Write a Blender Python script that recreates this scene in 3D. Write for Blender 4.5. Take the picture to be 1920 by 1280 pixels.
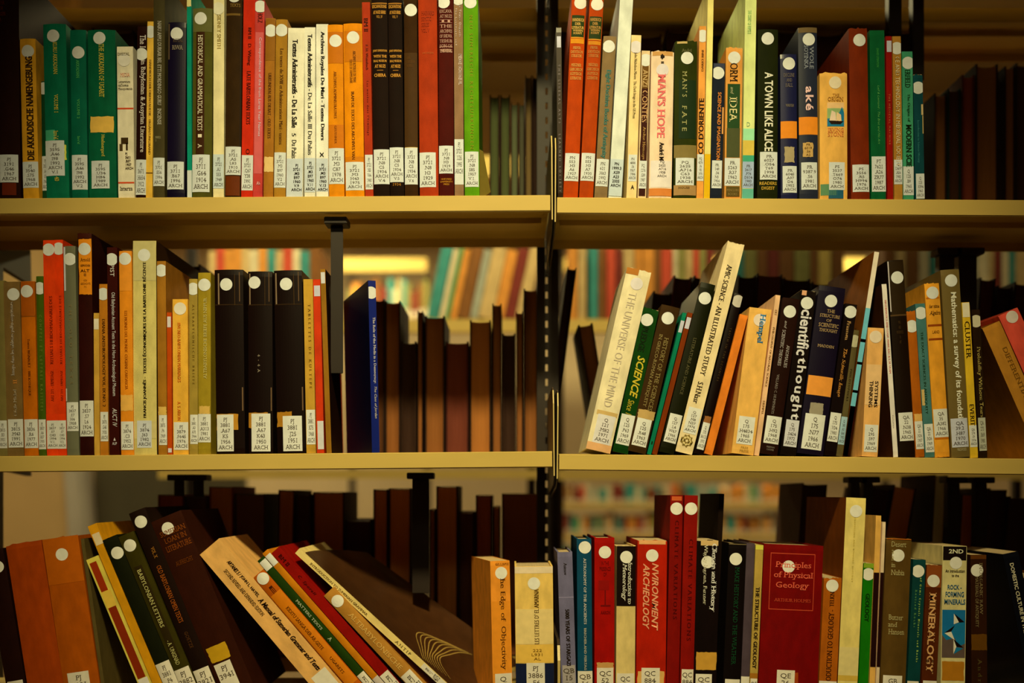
import bpy, bmesh, math, random
from mathutils import Matrix, Vector
R = random.Random(7)
for o in list(bpy.data.objects): bpy.data.objects.remove(o)
SC = bpy.context.scene
COL = SC.collection
S = 0.0008            # metres per photo pixel at the plane of the spines (y = 0)
D = 1.5               # camera distance from that plane
HX, HY = 960, 925     # pixel of the level line of sight
# ---------------------------------------------------------------- camera
cd = bpy.data.cameras.new('camera'); cam = bpy.data.objects.new('camera', cd); COL.objects.link(cam)
cam.location = (0, -D, 0); cam.rotation_euler = (math.pi/2, 0, 0)
cd.sensor_width = 36; cd.lens = (D/S)/1920*36; cd.shift_y = (HY-640)/1920
cd.clip_start = .05; cd.clip_end = 50
cd.dof.use_dof = True; cd.dof.focus_distance = D; cd.dof.aperture_fstop = 1.5
SC.camera = cam
# ---------------------------------------------------------------- world, exposure
w = bpy.data.worlds.new('world'); SC.world = w; w.use_nodes = True
w.node_tree.nodes['Background'].inputs[0].default_value = (.35, .11, .03, 1)
w.node_tree.nodes['Background'].inputs[1].default_value = .02
SC.view_settings.view_transform = 'Standard'; SC.view_settings.look = 'None'
SC.view_settings.exposure = 0.0; SC.view_settings.gamma = 1; SC.view_settings.use_curve_mapping = False
LIGHT_TINT = (1.0, .86, .40)
def area_light(name, loc, target, sx, sy, power, col=LIGHT_TINT, spread=180):
    l = bpy.data.lights.new(name, 'AREA'); l.shape = 'RECTANGLE'; l.size = sx; l.size_y = sy
    l.energy = power; l.color = col; l.spread = math.radians(spread)
    o = bpy.data.objects.new(name, l); COL.objects.link(o); o.location = loc
    o.rotation_euler = (Vector(target)-Vector(loc)).to_track_quat('-Z', 'Y').to_euler()
    return o
# spot and fill added over the front aisle, lamps in the aisles behind
sl = bpy.data.lights.new('added_spot_light', 'SPOT'); sl.energy = 345; sl.color = LIGHT_TINT
sl.spot_size = math.radians(47); sl.spot_blend = 1.0; sl.shadow_soft_size = .11  # soft cone edge shaped to stand in for lens vignette
so = bpy.data.objects.new('added_spot_light', sl); COL.objects.link(so); so.location = (0, -1.75, 2.0)
so.rotation_euler = (Vector((0, 0, .13))-Vector((0, -1.75, 2.0))).to_track_quat('-Z', 'Y').to_euler()
area_light('aisle_fill_light', (.05, -2.3, 1.33), (.05, 0, .1), 1.4, .3, 1.2)  # weak fill added behind the camera
area_light('rear_aisle_lamp_light', (-.7, .95, 1.33), (-.7, .95, 0), 3.2, .28, 30)
area_light('far_aisle_lamp_light', (-1.05, 2.6, 1.33), (-1.05, 2.6, 0), 1.4, .2, 28)
area_light('far_aisle_lamp_light', (1.05, 2.6, 1.33), (1.05, 2.6, 0), 1.4, .2, 28)

# ---------------------------------------------------------------- colour helpers
def lin(c): return c/12.92 if c <= .04045 else ((c+.055)/1.055)**2.4
GAIN = {1: 1.0, 2: .88, 3: .72, 0: 1.0}
XREF = [960]          # pixel column of the thing being coloured
def alb(hx, row=0):
    """albedo of a surface from the colour it shows at its place under the pendant's light"""
    q = GAIN[row]*(1+((XREF[0]-960)/1200)**2)**-.8
    g = (.90*q, .77*q, .35*q); c = [int(hx[i:i+2], 16) for i in (0, 2, 4)]
    if c[2] < max(c): c[2] = max(0, c[2]-26*max(0, 1-c[2]/190))
    if c[1] < c[0]: c[1] = max(0, c[1]-9*max(0, 1-c[1]/150))
    if c[1] > c[0]+40 and c[1] > c[2] and c[0] < 60: c = [c[0]*.6, c[1]*.76, c[2]*.85]
    if c[2] == max(c): c[2] = max(c[1], c[2]*.84)
    v = [lin(q/255) for q in c]
    r_ = [.86*(a/b/.86)**1.10 for a, b in zip(v, g)]; k_ = min(1, .86/max(r_))
    return tuple(max(.0012, a*k_) for a in r_)
MATS = {}
def principled(name):
    m = bpy.data.materials.new(name); m.use_nodes = True
    return m, m.node_tree.nodes, m.node_tree.links, m.node_tree.nodes['Principled BSDF']
def mat_surface(name, rgb, rough=.55, var=.12, scale=60, stretch=(1, 1, 1), bump=0, bscale=900, metal=0, coat=0, spec=.35):
    key = (name, tuple(round(c, 4) for c in rgb), rough, var, scale, bump, coat)
    if key in MATS: return MATS[key]
    m, N, L, P = principled(name)
    P.inputs['Roughness'].default_value = rough; P.inputs['Metallic'].default_value = metal
    P.inputs['Coat Weight'].default_value = coat; P.inputs['Coat Roughness'].default_value = .18
    P.inputs['Specular IOR Level'].default_value = spec
    tc = N.new('ShaderNodeTexCoord'); mp = N.new('ShaderNodeMapping'); mp.inputs['Scale'].default_value = stretch
    oi = N.new('ShaderNodeObjectInfo'); ad = N.new('ShaderNodeVectorMath'); ad.operation = 'ADD'
    L.new(tc.outputs['Object'], ad.inputs[0]); L.new(oi.outputs['Location'], ad.inputs[1])
    L.new(ad.outputs[0], mp.inputs['Vector'])
    nz = N.new('ShaderNodeTexNoise'); nz.inputs['Scale'].default_value = scale; nz.inputs['Detail'].default_value = 5
    L.new(mp.outputs[0], nz.inputs['Vector'])
    rp = N.new('ShaderNodeValToRGB'); rp.color_ramp.elements[0].position = .32; rp.color_ramp.elements[1].position = .68
    rp.color_ramp.elements[0].color = tuple(c*(1-var) for c in rgb)+(1,)
    rp.color_ramp.elements[1].color = tuple(min(1, c*(1+var*.7)) for c in rgb)+(1,)
    L.new(nz.outputs['Fac'], rp.inputs['Fac']); L.new(rp.outputs['Color'], P.inputs['Base Color'])
    if bump:
        n2 = N.new('ShaderNodeTexNoise'); n2.inputs['Scale'].default_value = bscale
        L.new(mp.outputs[0], n2.inputs['Vector'])
        bp = N.new('ShaderNodeBump'); bp.inputs['Strength'].default_value = bump; bp.inputs['Distance'].default_value = .0005
        L.new(n2.outputs['Fac'], bp.inputs['Height']); L.new(bp.outputs[0], P.inputs['Normal'])
    MATS[key] = m
    return m
def mat_pages(rgb):
    key = ('pages', rgb)
    if key in MATS: return MATS[key]
    m, N, L, P = principled('page_edges')
    P.inputs['Roughness'].default_value = .85; P.inputs['Specular IOR Level'].default_value = .1
    tc = N.new('ShaderNodeTexCoord'); mp = N.new('ShaderNodeMapping'); mp.inputs['Scale'].default_value = (2200, 12, 12)
    L.new(tc.outputs['Object'], mp.inputs['Vector'])
    nz = N.new('ShaderNodeTexNoise'); nz.inputs['Scale'].default_value = 1; L.new(mp.outputs[0], nz.inputs['Vector'])
    rp = N.new('ShaderNodeValToRGB')
    rp.color_ramp.elements[0].color = tuple(c*.6 for c in rgb)+(1,); rp.color_ramp.elements[1].color = tuple(c*1.15 for c in rgb)+(1,)
    L.new(nz.outputs['Fac'], rp.inputs['Fac']); L.new(rp.outputs[0], P.inputs['Base Color'])
    MATS[key] = m
    return m
def mat_cover(rgb, plastic):
    if plastic: return mat_surface('glossy_cover', rgb, .42, .10, 45, (1, 1, .35), coat=.08, spec=.14)
    return mat_surface('cloth_cover', rgb, .72, .16, 70, (1, 1, .5), bump=.35, bscale=1400, spec=.08)
def mat_paper(rgb): return mat_surface('printed_paper', rgb, .65, .07, 90, spec=.12)
def mat_ink(rgb): return mat_surface('printing_ink', rgb, .6, .05, 60, spec=.1)
STEEL = mat_surface('cream_painted_steel', (.62, .44, .125), .45, .05, 25, (.3, 1, 1), spec=.25)
DARKSTEEL = mat_surface('dark_bronze_steel', (.018, .010, .007), .55, .15, 30, spec=.4)
PLATE = mat_surface('brown_painted_steel', (.07, .045, .03), .45, .12, 30, spec=.4)
EDGE = mat_surface('cream_painted_edge', (.62, .47, .18), .4, .05, 30)

# ---------------------------------------------------------------- object helpers
def link(name, bm, mat, parent=None, mw=None):
    me = bpy.data.meshes.new(name); bm.to_mesh(me); bm.free()
    o = bpy.data.objects.new(name, me); COL.objects.link(o)
    for m in (mat if isinstance(mat, (list, tuple)) else [mat]): me.materials.append(m)
    if parent: o.parent = parent
    return o
def tag(o, label=None, cat=None, group=None, kind=None):
    if label: o['label'] = label
    if cat: o['category'] = cat
    if group: o['group'] = group
    if kind: o['kind'] = kind
    return o
def empty(name, loc, label, cat, group=None):
    o = bpy.data.objects.new(name, None); o.empty_display_size = .02; COL.objects.link(o); o.location = loc
    return tag(o, label, cat, group)
def box(bm, x0, x1, y0, y1, z0, z1, bev=0):
    r = bmesh.ops.create_cube(bm, size=1, matrix=Matrix.Translation(((x0+x1)/2, (y0+y1)/2, (z0+z1)/2)) @ Matrix.Diagonal((x1-x0, y1-y0, z1-z0, 1)))
    if bev:
        es = list({e for v in r['verts'] for e in v.link_edges})
        bmesh.ops.bevel(bm, geom=es, offset=bev, segments=2, affect='EDGES')
    return bm
def prism(bm, pts, x0, x1):
    """polygon in the y-z plane extruded along x"""
    a = [bm.verts.new((x0, y, z)) for y, z in pts]; b = [bm.verts.new((x1, y, z)) for y, z in pts]
    n = len(pts)
    bm.faces.new(a); bm.faces.new(b[::-1])
    for i in range(n): bm.faces.new((a[i], b[i], b[(i+1) % n], a[(i+1) % n]))
    bmesh.ops.recalc_face_normals(bm, faces=bm.faces)
    return bm
def PX(x, k=1): return (x-HX)*S/k
def PZ(y, k=1): return (HY-y)*S/k
def K(y): return D/(D+y)

# ---------------------------------------------------------------- lettering
def text_bm(s, style, ratio=None):
    """2-d lettering fitted to the unit square; style letters: b bold, i slanted, s with serifs"""
    cu = bpy.data.curves.new('t', 'FONT'); cu.body = s; cu.size = 1; cu.resolution_u = 2; cu.fill_mode = 'FRONT'
    cu.space_line = 1.05
    if '|' in s: cu.body = s.replace('|', '\n')
    if 'c' in style: cu.align_x = 'CENTER'
    if 'b' in style: cu.offset = .022
    if 'i' in style: cu.shear = .3
    ob = bpy.data.objects.new('t', cu)
    if ratio and '|' not in s and len(s) > 2:      # widen the gaps, not the letters, where the words are spread out
        m0 = bpy.data.meshes.new_from_object(ob); vs = [v.co for v in m0.vertices]
        if vs:
            a_ = (max(v.x for v in vs)-min(v.x for v in vs))/max(.01, max(v.y for v in vs)-min(v.y for v in vs))
            if ratio > a_*1.5: cu.space_character = min(1.9, 1+(ratio/a_-1.4)*1.0)
        bpy.data.meshes.remove(m0)
    me = bpy.data.meshes.new_from_object(ob)
    bm = bmesh.new(); bm.from_mesh(me)
    bpy.data.objects.remove(ob); bpy.data.curves.remove(cu); bpy.data.meshes.remove(me)
    bmesh.ops.remove_doubles(bm, verts=bm.verts, dist=.0004)
    if 's' in style and len(s) < 60:
        add = []
        for e in bm.edges:
            if not e.is_boundary: continue
            a, b = e.verts[0].co, e.verts[1].co
            ln = abs(a.x-b.x)
            if abs(a.y-b.y) < .02 and .05 < ln < .2:
                fy = e.link_faces[0].calc_center_median().y
                y = (a.y+b.y)/2; sg = 1 if fy > y else -1
                xm = (a.x+b.x)/2
                add.append((xm-ln/2-.085, xm+ln/2+.085, y, y+sg*.062))
        for x0, x1, y0, y1 in add:
            v = [bm.verts.new(c) for c in ((x0, y0, 0), (x1, y0, 0), (x1, y1, 0), (x0, y1, 0))]
            bm.faces.new(v if y1 > y0 else v[::-1])
    if not bm.verts: return bm
    xs = [v.co.x for v in bm.verts]; ys = [v.co.y for v in bm.verts]
    X0, X1, Y0, Y1 = min(xs), max(xs), min(ys), max(ys)
    for v in bm.verts:
        v.co = ((v.co.x-X0)/max(1e-6, X1-X0), (v.co.y-Y0)/max(1e-6, Y1-Y0), 0)
    bm['asp'] if False else None
    return bm

# ---------------------------------------------------------------- books
PAGE_CREAM = (.62, .47, .27); PAGE_BROWN = (.30, .13, .05)
def cover_bm(w, h, d, t, b, worn=0):
    bm = bmesh.new(); n = 10
    outer = [(0, d)]+[(w*i/n, -b*(1-(2*i/n-1)**2)) for i in range(n+1)]+[(w, d)]
    inner = [(t, d)]+[(t+(w-2*t)*i/n, t*.8-b*(1-(2*i/n-1)**2)*.6) for i in range(n+1)]+[(w-t, d)]
    zs = [0, h*.03, h*.97, h]
    ro, ri = [], []
    for zi, z in enumerate(zs):
        j = [(R.uniform(-.0022, .0006) if worn and zi in (0, 3) else 0) for _ in outer]
        ro.append([bm.verts.new((x, y+(.0007 if zi in (0, 3) else 0)*(1 if 0 < i < len(outer)-1 else 0), z+(j[i] if zi == 3 else -min(0, j[i])*.6))) for i, (x, y) in enumerate(outer)])
        ri.append([bm.verts.new((x, y, z+(j[i] if zi == 3 else 0))) for i, (x, y) in enumerate(inner)])
    m = len(outer)
    for k in range(3):
        for i in range(m-1):
            bm.faces.new((ro[k][i], ro[k][i+1], ro[k+1][i+1], ro[k+1][i]))
            bm.faces.new((ri[k][i+1], ri[k][i], ri[k+1][i], ri[k+1][i+1]))
        bm.faces.new((ro[k][0], ro[k+1][0], ri[k+1][0], ri[k][0]))
        bm.faces.new((ro[k][m-1], ri[k][m-1], ri[k+1][m-1], ro[k+1][m-1]))
    for i in range(m-1):
        bm.faces.new((ro[3][i], ro[3][i+1], ri[3][i+1], ri[3][i]))
        bm.faces.new((ro[0][i+1], ro[0][i], ri[0][i], ri[0][i+1]))
    bmesh.ops.recalc_face_normals(bm, faces=bm.faces)
    return bm
def pages_bm(w, h, d, t, inset, hollow=0):
    bm = bmesh.new(); n = 8
    pts = [(t, t), (w-t, t)]+[(w-t-(w-2*t)*i/n, d-.003-hollow*(1-(2*i/n-1)**2)) for i in range(n+1)]
    a = [bm.verts.new((x, y, inset)) for x, y in pts]; b = [bm.verts.new((x, y, h-inset)) for x, y in pts]
    bm.faces.new(a[::-1]); bm.faces.new(b)
    for i in range(len(pts)): bm.faces.new((a[i], a[(i+1) % len(pts)], b[(i+1) % len(pts)], b[i]))
    bmesh.ops.recalc_face_normals(bm, faces=bm.faces)
    return bm
class Book: pass
def make_book(p, w, h, d, lean, yaw, rgb, hard, plastic, label, group, worn=0, pages=None, flip=False, name='book', hollow=0, cc=None):
    B = Book(); B.w, B.h, B.d = w, h, d
    B.b = min(.0022, w*.07) if hard else .0
    B.t = (min(.0026, w*.11) if hard else min(.0008, w*.12)); 
    root = empty(name, (0, 0, 0), label, 'book', group)
    M = Matrix.Rotation(lean, 4, 'Y') @ Matrix.Rotation(yaw, 4, 'Z')
    root.rotation_euler = M.to_euler(); root.location = p
    B.root = root
    cb = cover_bm(w, h, d, B.t, B.b, worn)
    if cc:
        cb.normal_update()
        for f in cb.faces:
            if abs(f.normal.x) > .9 and f.calc_center_median().y > .004: f.material_index = 1
    link('cover', cb, [mat_cover(rgb, plastic)]+([mat_cover(cc, plastic)] if cc else []), root)
    link('page_block', pages_bm(w, h, d, B.t, .0028 if hard else .0006, hollow), mat_pages(pages or PAGE_CREAM), root)
    return B
def ysp(B, x): return -B.b*(1-(2*x/B.w-1)**2)
def patch(B, u0, u1, z0, z1, mat, name, eps, parent=None, rough_edge=0):
    u0, u1 = max(0, u0), min(1, u1); z0, z1 = max(.0004, z0), min(B.h-.0004, z1)
    bm = bmesh.new(); n = 8; m = 1 if not rough_edge else 6
    g = []
    for j in range(m+1):
        row = []
        for i in range(n+1):
            x = B.w*(u0+(u1-u0)*i/n); z = z0+(z1-z0)*j/m
            if rough_edge and (i in (0, n) or j in (0, m)): x += R.uniform(-1, 1)*rough_edge; z += R.uniform(-1, 1)*rough_edge; x = min(B.w, max(0, x))
            row.append(bm.verts.new((x, ysp(B, x)-eps, z)))
        g.append(row)
    for j in range(m):
        for i in range(n): bm.faces.new((g[j][i], g[j][i+1], g[j+1][i+1], g[j+1][i]))
    return link(name, bm, mat, parent or B.root)
def disc(B, u, z, r, mat, name='round_sticker', eps=.0004):
    bm = bmesh.new(); n = 28; cx = u*B.w
    rings = [[bm.verts.new((0, 0, 0))]]
    for q in (.5, 1):
        rings.append([bm.verts.new((math.cos(a*2*math.pi/n)*r*q, 0, math.sin(a*2*math.pi/n)*r*q)) for a in range(n)])
    for i in range(n):
        bm.faces.new((rings[0][0], rings[1][i], rings[1][(i+1) % n]))
        bm.faces.new((rings[1][i], rings[2][i], rings[2][(i+1) % n], rings[1][(i+1) % n]))
    for v in bm.verts: v.co.x += cx; v.co.z += z
    # cut where the sticker folds round the edges of a narrow spine
    for lim, s in ((0.0002, -1), (B.w-.0002, 1)):
        bmesh.ops.bisect_plane(bm, geom=bm.verts[:]+bm.edges[:]+bm.faces[:], plane_co=(lim, 0, 0), plane_no=(s, 0, 0), clear_outer=True)
    for v in bm.verts: v.co.y = ysp(B, v.co.x)-eps
    bmesh.ops.recalc_face_normals(bm, faces=bm.faces)
    return link(name, bm, mat, B.root)
def poly(B, pts, mat, name, eps=.0003):
    """printed shape: pts are (share of the width, height) pairs"""
    bm = bmesh.new(); bm.faces.new([bm.verts.new((u*B.w, 0, z)) for u, z in pts])
    bmesh.ops.triangulate(bm, faces=bm.faces[:]); lo, hi = min(p[0] for p in pts)*B.w, max(p[0] for p in pts)*B.w
    for i in range(1, 5): bmesh.ops.bisect_plane(bm, geom=bm.verts[:]+bm.edges[:]+bm.faces[:], plane_co=(lo+(hi-lo)*i/5, 0, 0), plane_no=(1, 0, 0))
    for v in bm.verts: v.co.y = ysp(B, v.co.x)-eps
    bmesh.ops.recalc_face_normals(bm, faces=bm.faces)
    return link(name, bm, mat, B.root)
def letter(B, s, mode, u0, u1, z0, z1, mat, style, name='spine_title', parent=None, eps=.00055):
    """lettering in the box u0..u1 (across the spine), z0 (low)..z1 (high)"""
    L_, H_ = (z1-z0, (u1-u0)*B.w) if mode in 'DU' else ((u1-u0)*B.w, z1-z0)
    bm = text_bm(s, style, L_/max(1e-6, H_))
    if not bm.verts: bm.free(); return
    for v in bm.verts:
        a, b = v.co.x, v.co.y
        if mode == 'D': u, z = u0+(u1-u0)*b, z1-(z1-z0)*a
        elif mode == 'U': u, z = u1-(u1-u0)*b, z0+(z1-z0)*a
        else: u, z = u0+(u1-u0)*a, z0+(z1-z0)*b
        v.co = (u*B.w, 0, z)
    if B.b:
        lo, hi = min(v.co.x for v in bm.verts), max(v.co.x for v in bm.verts)
        n = 6 if hi-lo > B.w*.45 else 3
        for i in range(1, n):
            bmesh.ops.bisect_plane(bm, geom=bm.verts[:]+bm.edges[:]+bm.faces[:], plane_co=(lo+(hi-lo)*i/n, 0, 0), plane_no=(1, 0, 0))
    for v in bm.verts: v.co.y = ysp(B, v.co.x)-eps
    bmesh.ops.recalc_face_normals(bm, faces=bm.faces)
    return link(name, bm, mat, parent or B.root)

def base_y(row, x):
    if row == 1: return 373-.006*x if x < 1035 else 371+.006*(x-1040)
    if row == 2: return 855-.009*x if x < 1040 else 851+.010*(x-1050)
    return 1326
GROUPS = {}
def bk(row, label, xb, xt, yt, w, hx, s=None, l=None, t=(), b=(), hard=1, d=None, yaw=0, y=None, gl=0, worn=0, sc='e4d8a2', pages=None, lc=None, pl=(), cc=None):
    """front book: left edge from xb on the shelf to xt at the top yt, w wide (photo pixels)"""
    by = base_y(row, xb); XREF[0] = (xb+xt)/2+w/2
    lean = math.atan2(xt-xb, by-yt)
    c, sn = math.cos(lean), math.sin(lean)
    wq = w-.5
    zb = PZ(by)+(wq*S*sn if lean > 0 else 0)+.0004
    top = Vector((PX(xt), 0, PZ(yt)))
    h = (top.z-zb)/c
    if row == 3 and False: pass
    y0 = (R.uniform(0, .004) if y is None else y)
    p = Vector((top.x-h*sn, y0, zb))
    if d is None: d = max(.1, min(.20, h*.66))
    B = make_book(p, wq*S, h, d, lean, math.radians(yaw), alb(hx, row), hard, gl, label, None, worn, pages, cc=(alb(cc, row) if cc else None))
    Z = lambda Y: h-(Y-yt)*S/c
    for q in b:
        Y0, Y1, u0, u1, hh = q[:5]; nm = q[5] if len(q) > 5 else 'colour_band'
        patch(B, u0, u1, Z(Y1), Z(Y0), mat_paper(alb(hh, row)), nm, .00018 if nm == 'colour_band' else .00024, rough_edge=.0006 if nm == 'old_label' else 0)
    if l:
        Y0, Y1, u0, u1, cn = l[:5]
        lb = patch(B, u0, u1, Z(Y1), Z(Y0), mat_paper(alb(lc or {1: 'e0d8a6', 2: 'd6ca98', 3: 'bcaa7c'}[row], row)), 'call_number_label', .0003)
        cw = (u1-u0)*w
        if cn:
            n = cn.count('|')+1
            H = min(Y1-Y0-6, n*(13.2 if row > 1 else 12.4)+0)
            ls = max(len(q) for q in cn.split('|'))
            W = min(cw*.86, ls*5.6+5)
            off = 6
            um = (u0+u1)/2; hw = W/2/w
            letter(B, cn, 'H', um-hw, um+hw, Z(Y0+off+H-4), Z(Y0+off), mat_ink((.07, .048, .03)), 'cs', 'call_number', lb, .0005)
    if s:
        Y, u = s[:2]; r = (s[2] if len(s) > 2 else 11.6)*S
        disc(B, u, Z(Y), r, mat_paper(alb(sc if row < 3 else 'cebf8c', row)))
    for i, (hh, nm, pts) in enumerate(pl):
        poly(B, [(u, Z(Y)) for u, Y in pts], mat_paper(alb(hh, row)), nm, .0003+i*.00002)
    for q in t:
        mode, Y0, Y1, u0, u1, tx, hh = q[:7]; st = q[7] if len(q) > 7 else 's'
        letter(B, tx, mode, u0, u1, Z(Y1), Z(Y0), mat_ink(alb(hh, row)), st)
    return B
# ================================================================ the room
def struct(name, bm, m): o = link(name, bm, m); o['kind'] = 'structure'; return o
WALLM = mat_surface('beige_wall_paint', (.62, .47, .29), .8, .05, 6)
bm = bmesh.new(); box(bm, -3.2, 3.6, 3.9, 4.0, -1.4, 2.15); struct('wall_back', bm, WALLM)
bm = bmesh.new(); box(bm, -3.2, 3.6, -3.5, -3.4, -1.4, 2.15); struct('wall_front', bm, mat_surface('dark_brown_wall', (.08, .025, .012), .8, .1, 6))
bm = bmesh.new(); box(bm, -3.3, -3.2, -3.5, 4.0, -1.4, 2.15); struct('wall_left', bm, WALLM)
bm = bmesh.new(); box(bm, 3.6, 3.7, -3.5, 4.0, -1.4, 2.15); struct('wall_right', bm, WALLM)
bm = bmesh.new(); box(bm, -3.3, 3.7, -3.5, 4.0, -1.5, -1.4); struct('floor', bm, mat_surface('brown_carpet', (.09, .022, .008), .95, .3, 200))
bm = bmesh.new(); box(bm, -3.3, 3.7, -3.5, 4.0, 2.15, 2.25); struct('ceiling', bm, mat_surface('ceiling_tiles', (.32, .24, .15), .9, .06, 40))
# end wall of the rear aisle seen past the left end of the stack, with its door and light frame
kw = K(2.2)
bm = bmesh.new(); box(bm, -3.2, PX(128, kw), 2.2, 2.3, -1.4, 2.15); struct('wall_partition', bm, mat_surface('tan_wall_paint', (.66, .44, .20), .8, .05, 5))
bm = bmesh.new(); box(bm, PX(128, kw), PX(152, kw), 2.17, 2.32, -1.4, 1.42, .004)
for v in bm.verts: v.co.x -= (v.co.z)*.07
struct('trim_1', bm, mat_surface('pale_door_frame', (.55, .50, .44), .4, .04, 12))
bm = bmesh.new(); box(bm, PX(146, kw), PX(440, kw), 2.34, 2.38, -1.4, .72); box(bm, PX(190, kw), PX(290, kw), 2.33, 2.345, -.9, -.1)
struct('door_1', bm, mat_surface('olive_grey_door', (.10, .085, .05), .6, .12, 5))

# ceiling lamps over the aisles behind, and the added fill lamp in front
LM = bpy.data.materials.new('lamp_diffuser'); LM.use_nodes = True
_p = LM.node_tree.nodes['Principled BSDF']; _p.inputs['Emission Color'].default_value = (1, .86, .5, 1); _p.inputs['Emission Strength'].default_value = 3
for (lx, ly, ln, txt) in ((.05, -2.3, 1.4, 'long added fill lamp over the aisle in front of the books'), (-.7, .95, 3.2, 'long ceiling lamp over the narrow aisle behind the stack'), (-1.05, 2.6, 1.4, 'left one of two ceiling lamps over the farthest aisle'), (1.05, 2.6, 1.4, 'right one of two ceiling lamps over the farthest aisle')):
    t_ = empty('ceiling_lamp', (lx, ly, 1.42), txt, 'lamp', 'ceiling lamps over the aisles')
    bm = bmesh.new(); box(bm, -ln/2-.02, ln/2+.02, -.17, .17, -.05, 0, .004); link('lamp_housing', bm, mat_surface('white_lamp_metal', (.6, .6, .58), .4, .03, 20), t_)
    bm = bmesh.new(); box(bm, -ln/2, ln/2, -.15, .15, -.06, -.0502); link('lamp_diffuser', bm, LM, t_)

# can and mount for the added, unseen spotlight
t_ = empty('added_spotlight', (0, -1.75, 2.0), 'dark unseen spotlight added above the aisle, aimed at the books', 'lamp')
ax = (Vector((0, 0, .13))-Vector((0, -1.75, 2.0))).to_track_quat('-Z', 'Y').to_matrix().to_4x4()
bm = bmesh.new(); n = 24; prof = [(.118, -.10), (.128, -.10), (.128, .10), (.06, .14), (.001, .14)]
rings = [[bm.verts.new(ax @ Vector((r*math.cos(a*2*math.pi/n), r*math.sin(a*2*math.pi/n), z))) for a in range(n)] for r, z in prof[:1]+prof[1:]]
for p_, q_ in zip(rings, rings[1:]):
    for a in range(n): bm.faces.new((p_[a], p_[(a+1) % n], q_[(a+1) % n], q_[a]))
link('lamp_can', bm, DARKSTEEL, t_)
bm = bmesh.new(); box(bm, -.02, .02, -.12, -.08, .10, .149); link('lamp_mount', bm, DARKSTEEL, t_)

# ================================================================ the steel stack
CX = 1037             # pixel of the post between the two bays
YB, YR0, YR1 = .245, .272, .455
def shelf_bm(L, y0, y1, lip):
    """folded steel shelf: top plate, front lip with a returned edge, low back lip; origin at left front top"""
    bm = bmesh.new(); th = .0014
    prism(bm, [(y0, 0), (y0, -lip), (y0+.010, -lip), (y0+.010, -lip+th), (y0+th, -lip+th), (y0+th, -th), (y1-th, -th), (y1-th, -lip*.7), (y1, -lip*.7), (y1, 0)], 0, L)
    es = [e for e in bm.edges if abs(e.verts[0].co.x-e.verts[1].co.x) > L*.5 and all(abs(v.co.y-y0) < 1e-5 for v in e.verts)]
    bmesh.ops.bevel(bm, geom=es, offset=.0011, segments=3, affect='EDGES')
    # stiffening rib under the plate
    prism(bm, [(y0+(y1-y0)*.48, -th), (y0+(y1-y0)*.48, -.010), (y0+(y1-y0)*.52, -.010), (y0+(y1-y0)*.52, -th)], .01, L-.01)
    return bm
def plate_bm(x0, x1, y0, y1, up, dn):
    bm = bmesh.new()
    return prism(bm, [(y0, -dn*.75), (y0, up*.72), (y0+.012, up*.93), (y0+.03, up), (y1-.01, up), (y1, up-.01), (y1, -dn-.014), (y1-.02, -dn-.016), (y0+.03, -dn)], x0, x1)
def steel_shelf(X0, X1, Ya, Yb, y0, y1, label, group, lip=30, brk=1):
    k = K(y0) if y0 > .1 else 1
    xa, xb = PX(X0), PX(X1)
    za, zb = PZ(Ya), PZ(Yb)
    t_ = empty('steel_shelf', (xa, 0, za), label, 'shelf', group)
    t_.rotation_euler = (0, -math.atan2(zb-za, xb-xa), 0)
    L = xb-xa
    link('shelf_board', shelf_bm(L, y0, y1, lip*S), STEEL, t_)
    if brk:
        for xs, e in ((-.0036, -.0020), (L+.0020, L+.0036)):
            o = link('end_bracket', plate_bm(xs, e, y0+.0005, y1, .099, .050), PLATE, t_)
            bm = bmesh.new()     # rounded front edge in a pale cream colour
            prism(bm, [(y0-.0006, -.037), (y0-.0006, .0715), (y0+.0114, .0925), (y0+.0122, .0918), (y0+.0004, .0711), (y0+.0004, -.037)], xs-.0001, e+.0001)
            r_ = link('rolled_edge', bm, EDGE, o)
    return t_
G1 = 'cream steel shelves facing the camera'
XL, XR, XM0, XM1 = -170, 2230, 1031.5, 1044.5
steel_shelf(XL, XM0, -195, -201, -.004, YB, 'cream steel shelf board at the very top of the left bay', G1)
steel_shelf(XM1, XR, -197, -190, -.004, YB, 'cream steel shelf board at the very top of the right bay', G1)
steel_shelf(XL, XM0, 374, 366.8, -.004, YB, 'cream steel shelf under the green and red books, upper left', G1)
steel_shelf(XM1, XR, 371, 378, -.004, YB, 'cream steel shelf under the upright novels, upper right', G1)
steel_shelf(XL, XM0+3.5, 856.5, 845.7, -.004, YB, 'cream steel shelf holding the black plastic-wrapped books, middle left', G1)
steel_shelf(XM1+4, XR, 851, 862.8, -.004, YB, 'cream steel shelf holding the leaning science books, middle right', G1)
steel_shelf(XL, 1043, 1326.4, 1326.4, -.004, YB, 'cream steel shelf under the slanting books, lower left', G1)
steel_shelf(1052.5, XR, 1326.4, 1326.4, -.004, YB, 'cream steel shelf under the geology books, lower right', G1)
G2 = 'rear shelves of the double stack'
for (Y, xl, tl) in ((-150, -165, 'top'), (304, -165, 'upper'), (838, 100, 'middle'), (1290, 175, 'lower')):
    steel_shelf(xl, XM0, Y, Y, YR0, YR1, 'rear %s shelf behind the left bay, facing the next aisle' % tl, G2, brk=0)
    steel_shelf(XM1, XR, Y, Y, YR0, YR1, 'rear %s shelf behind the right bay, facing the next aisle' % tl, G2, brk=0)
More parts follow.
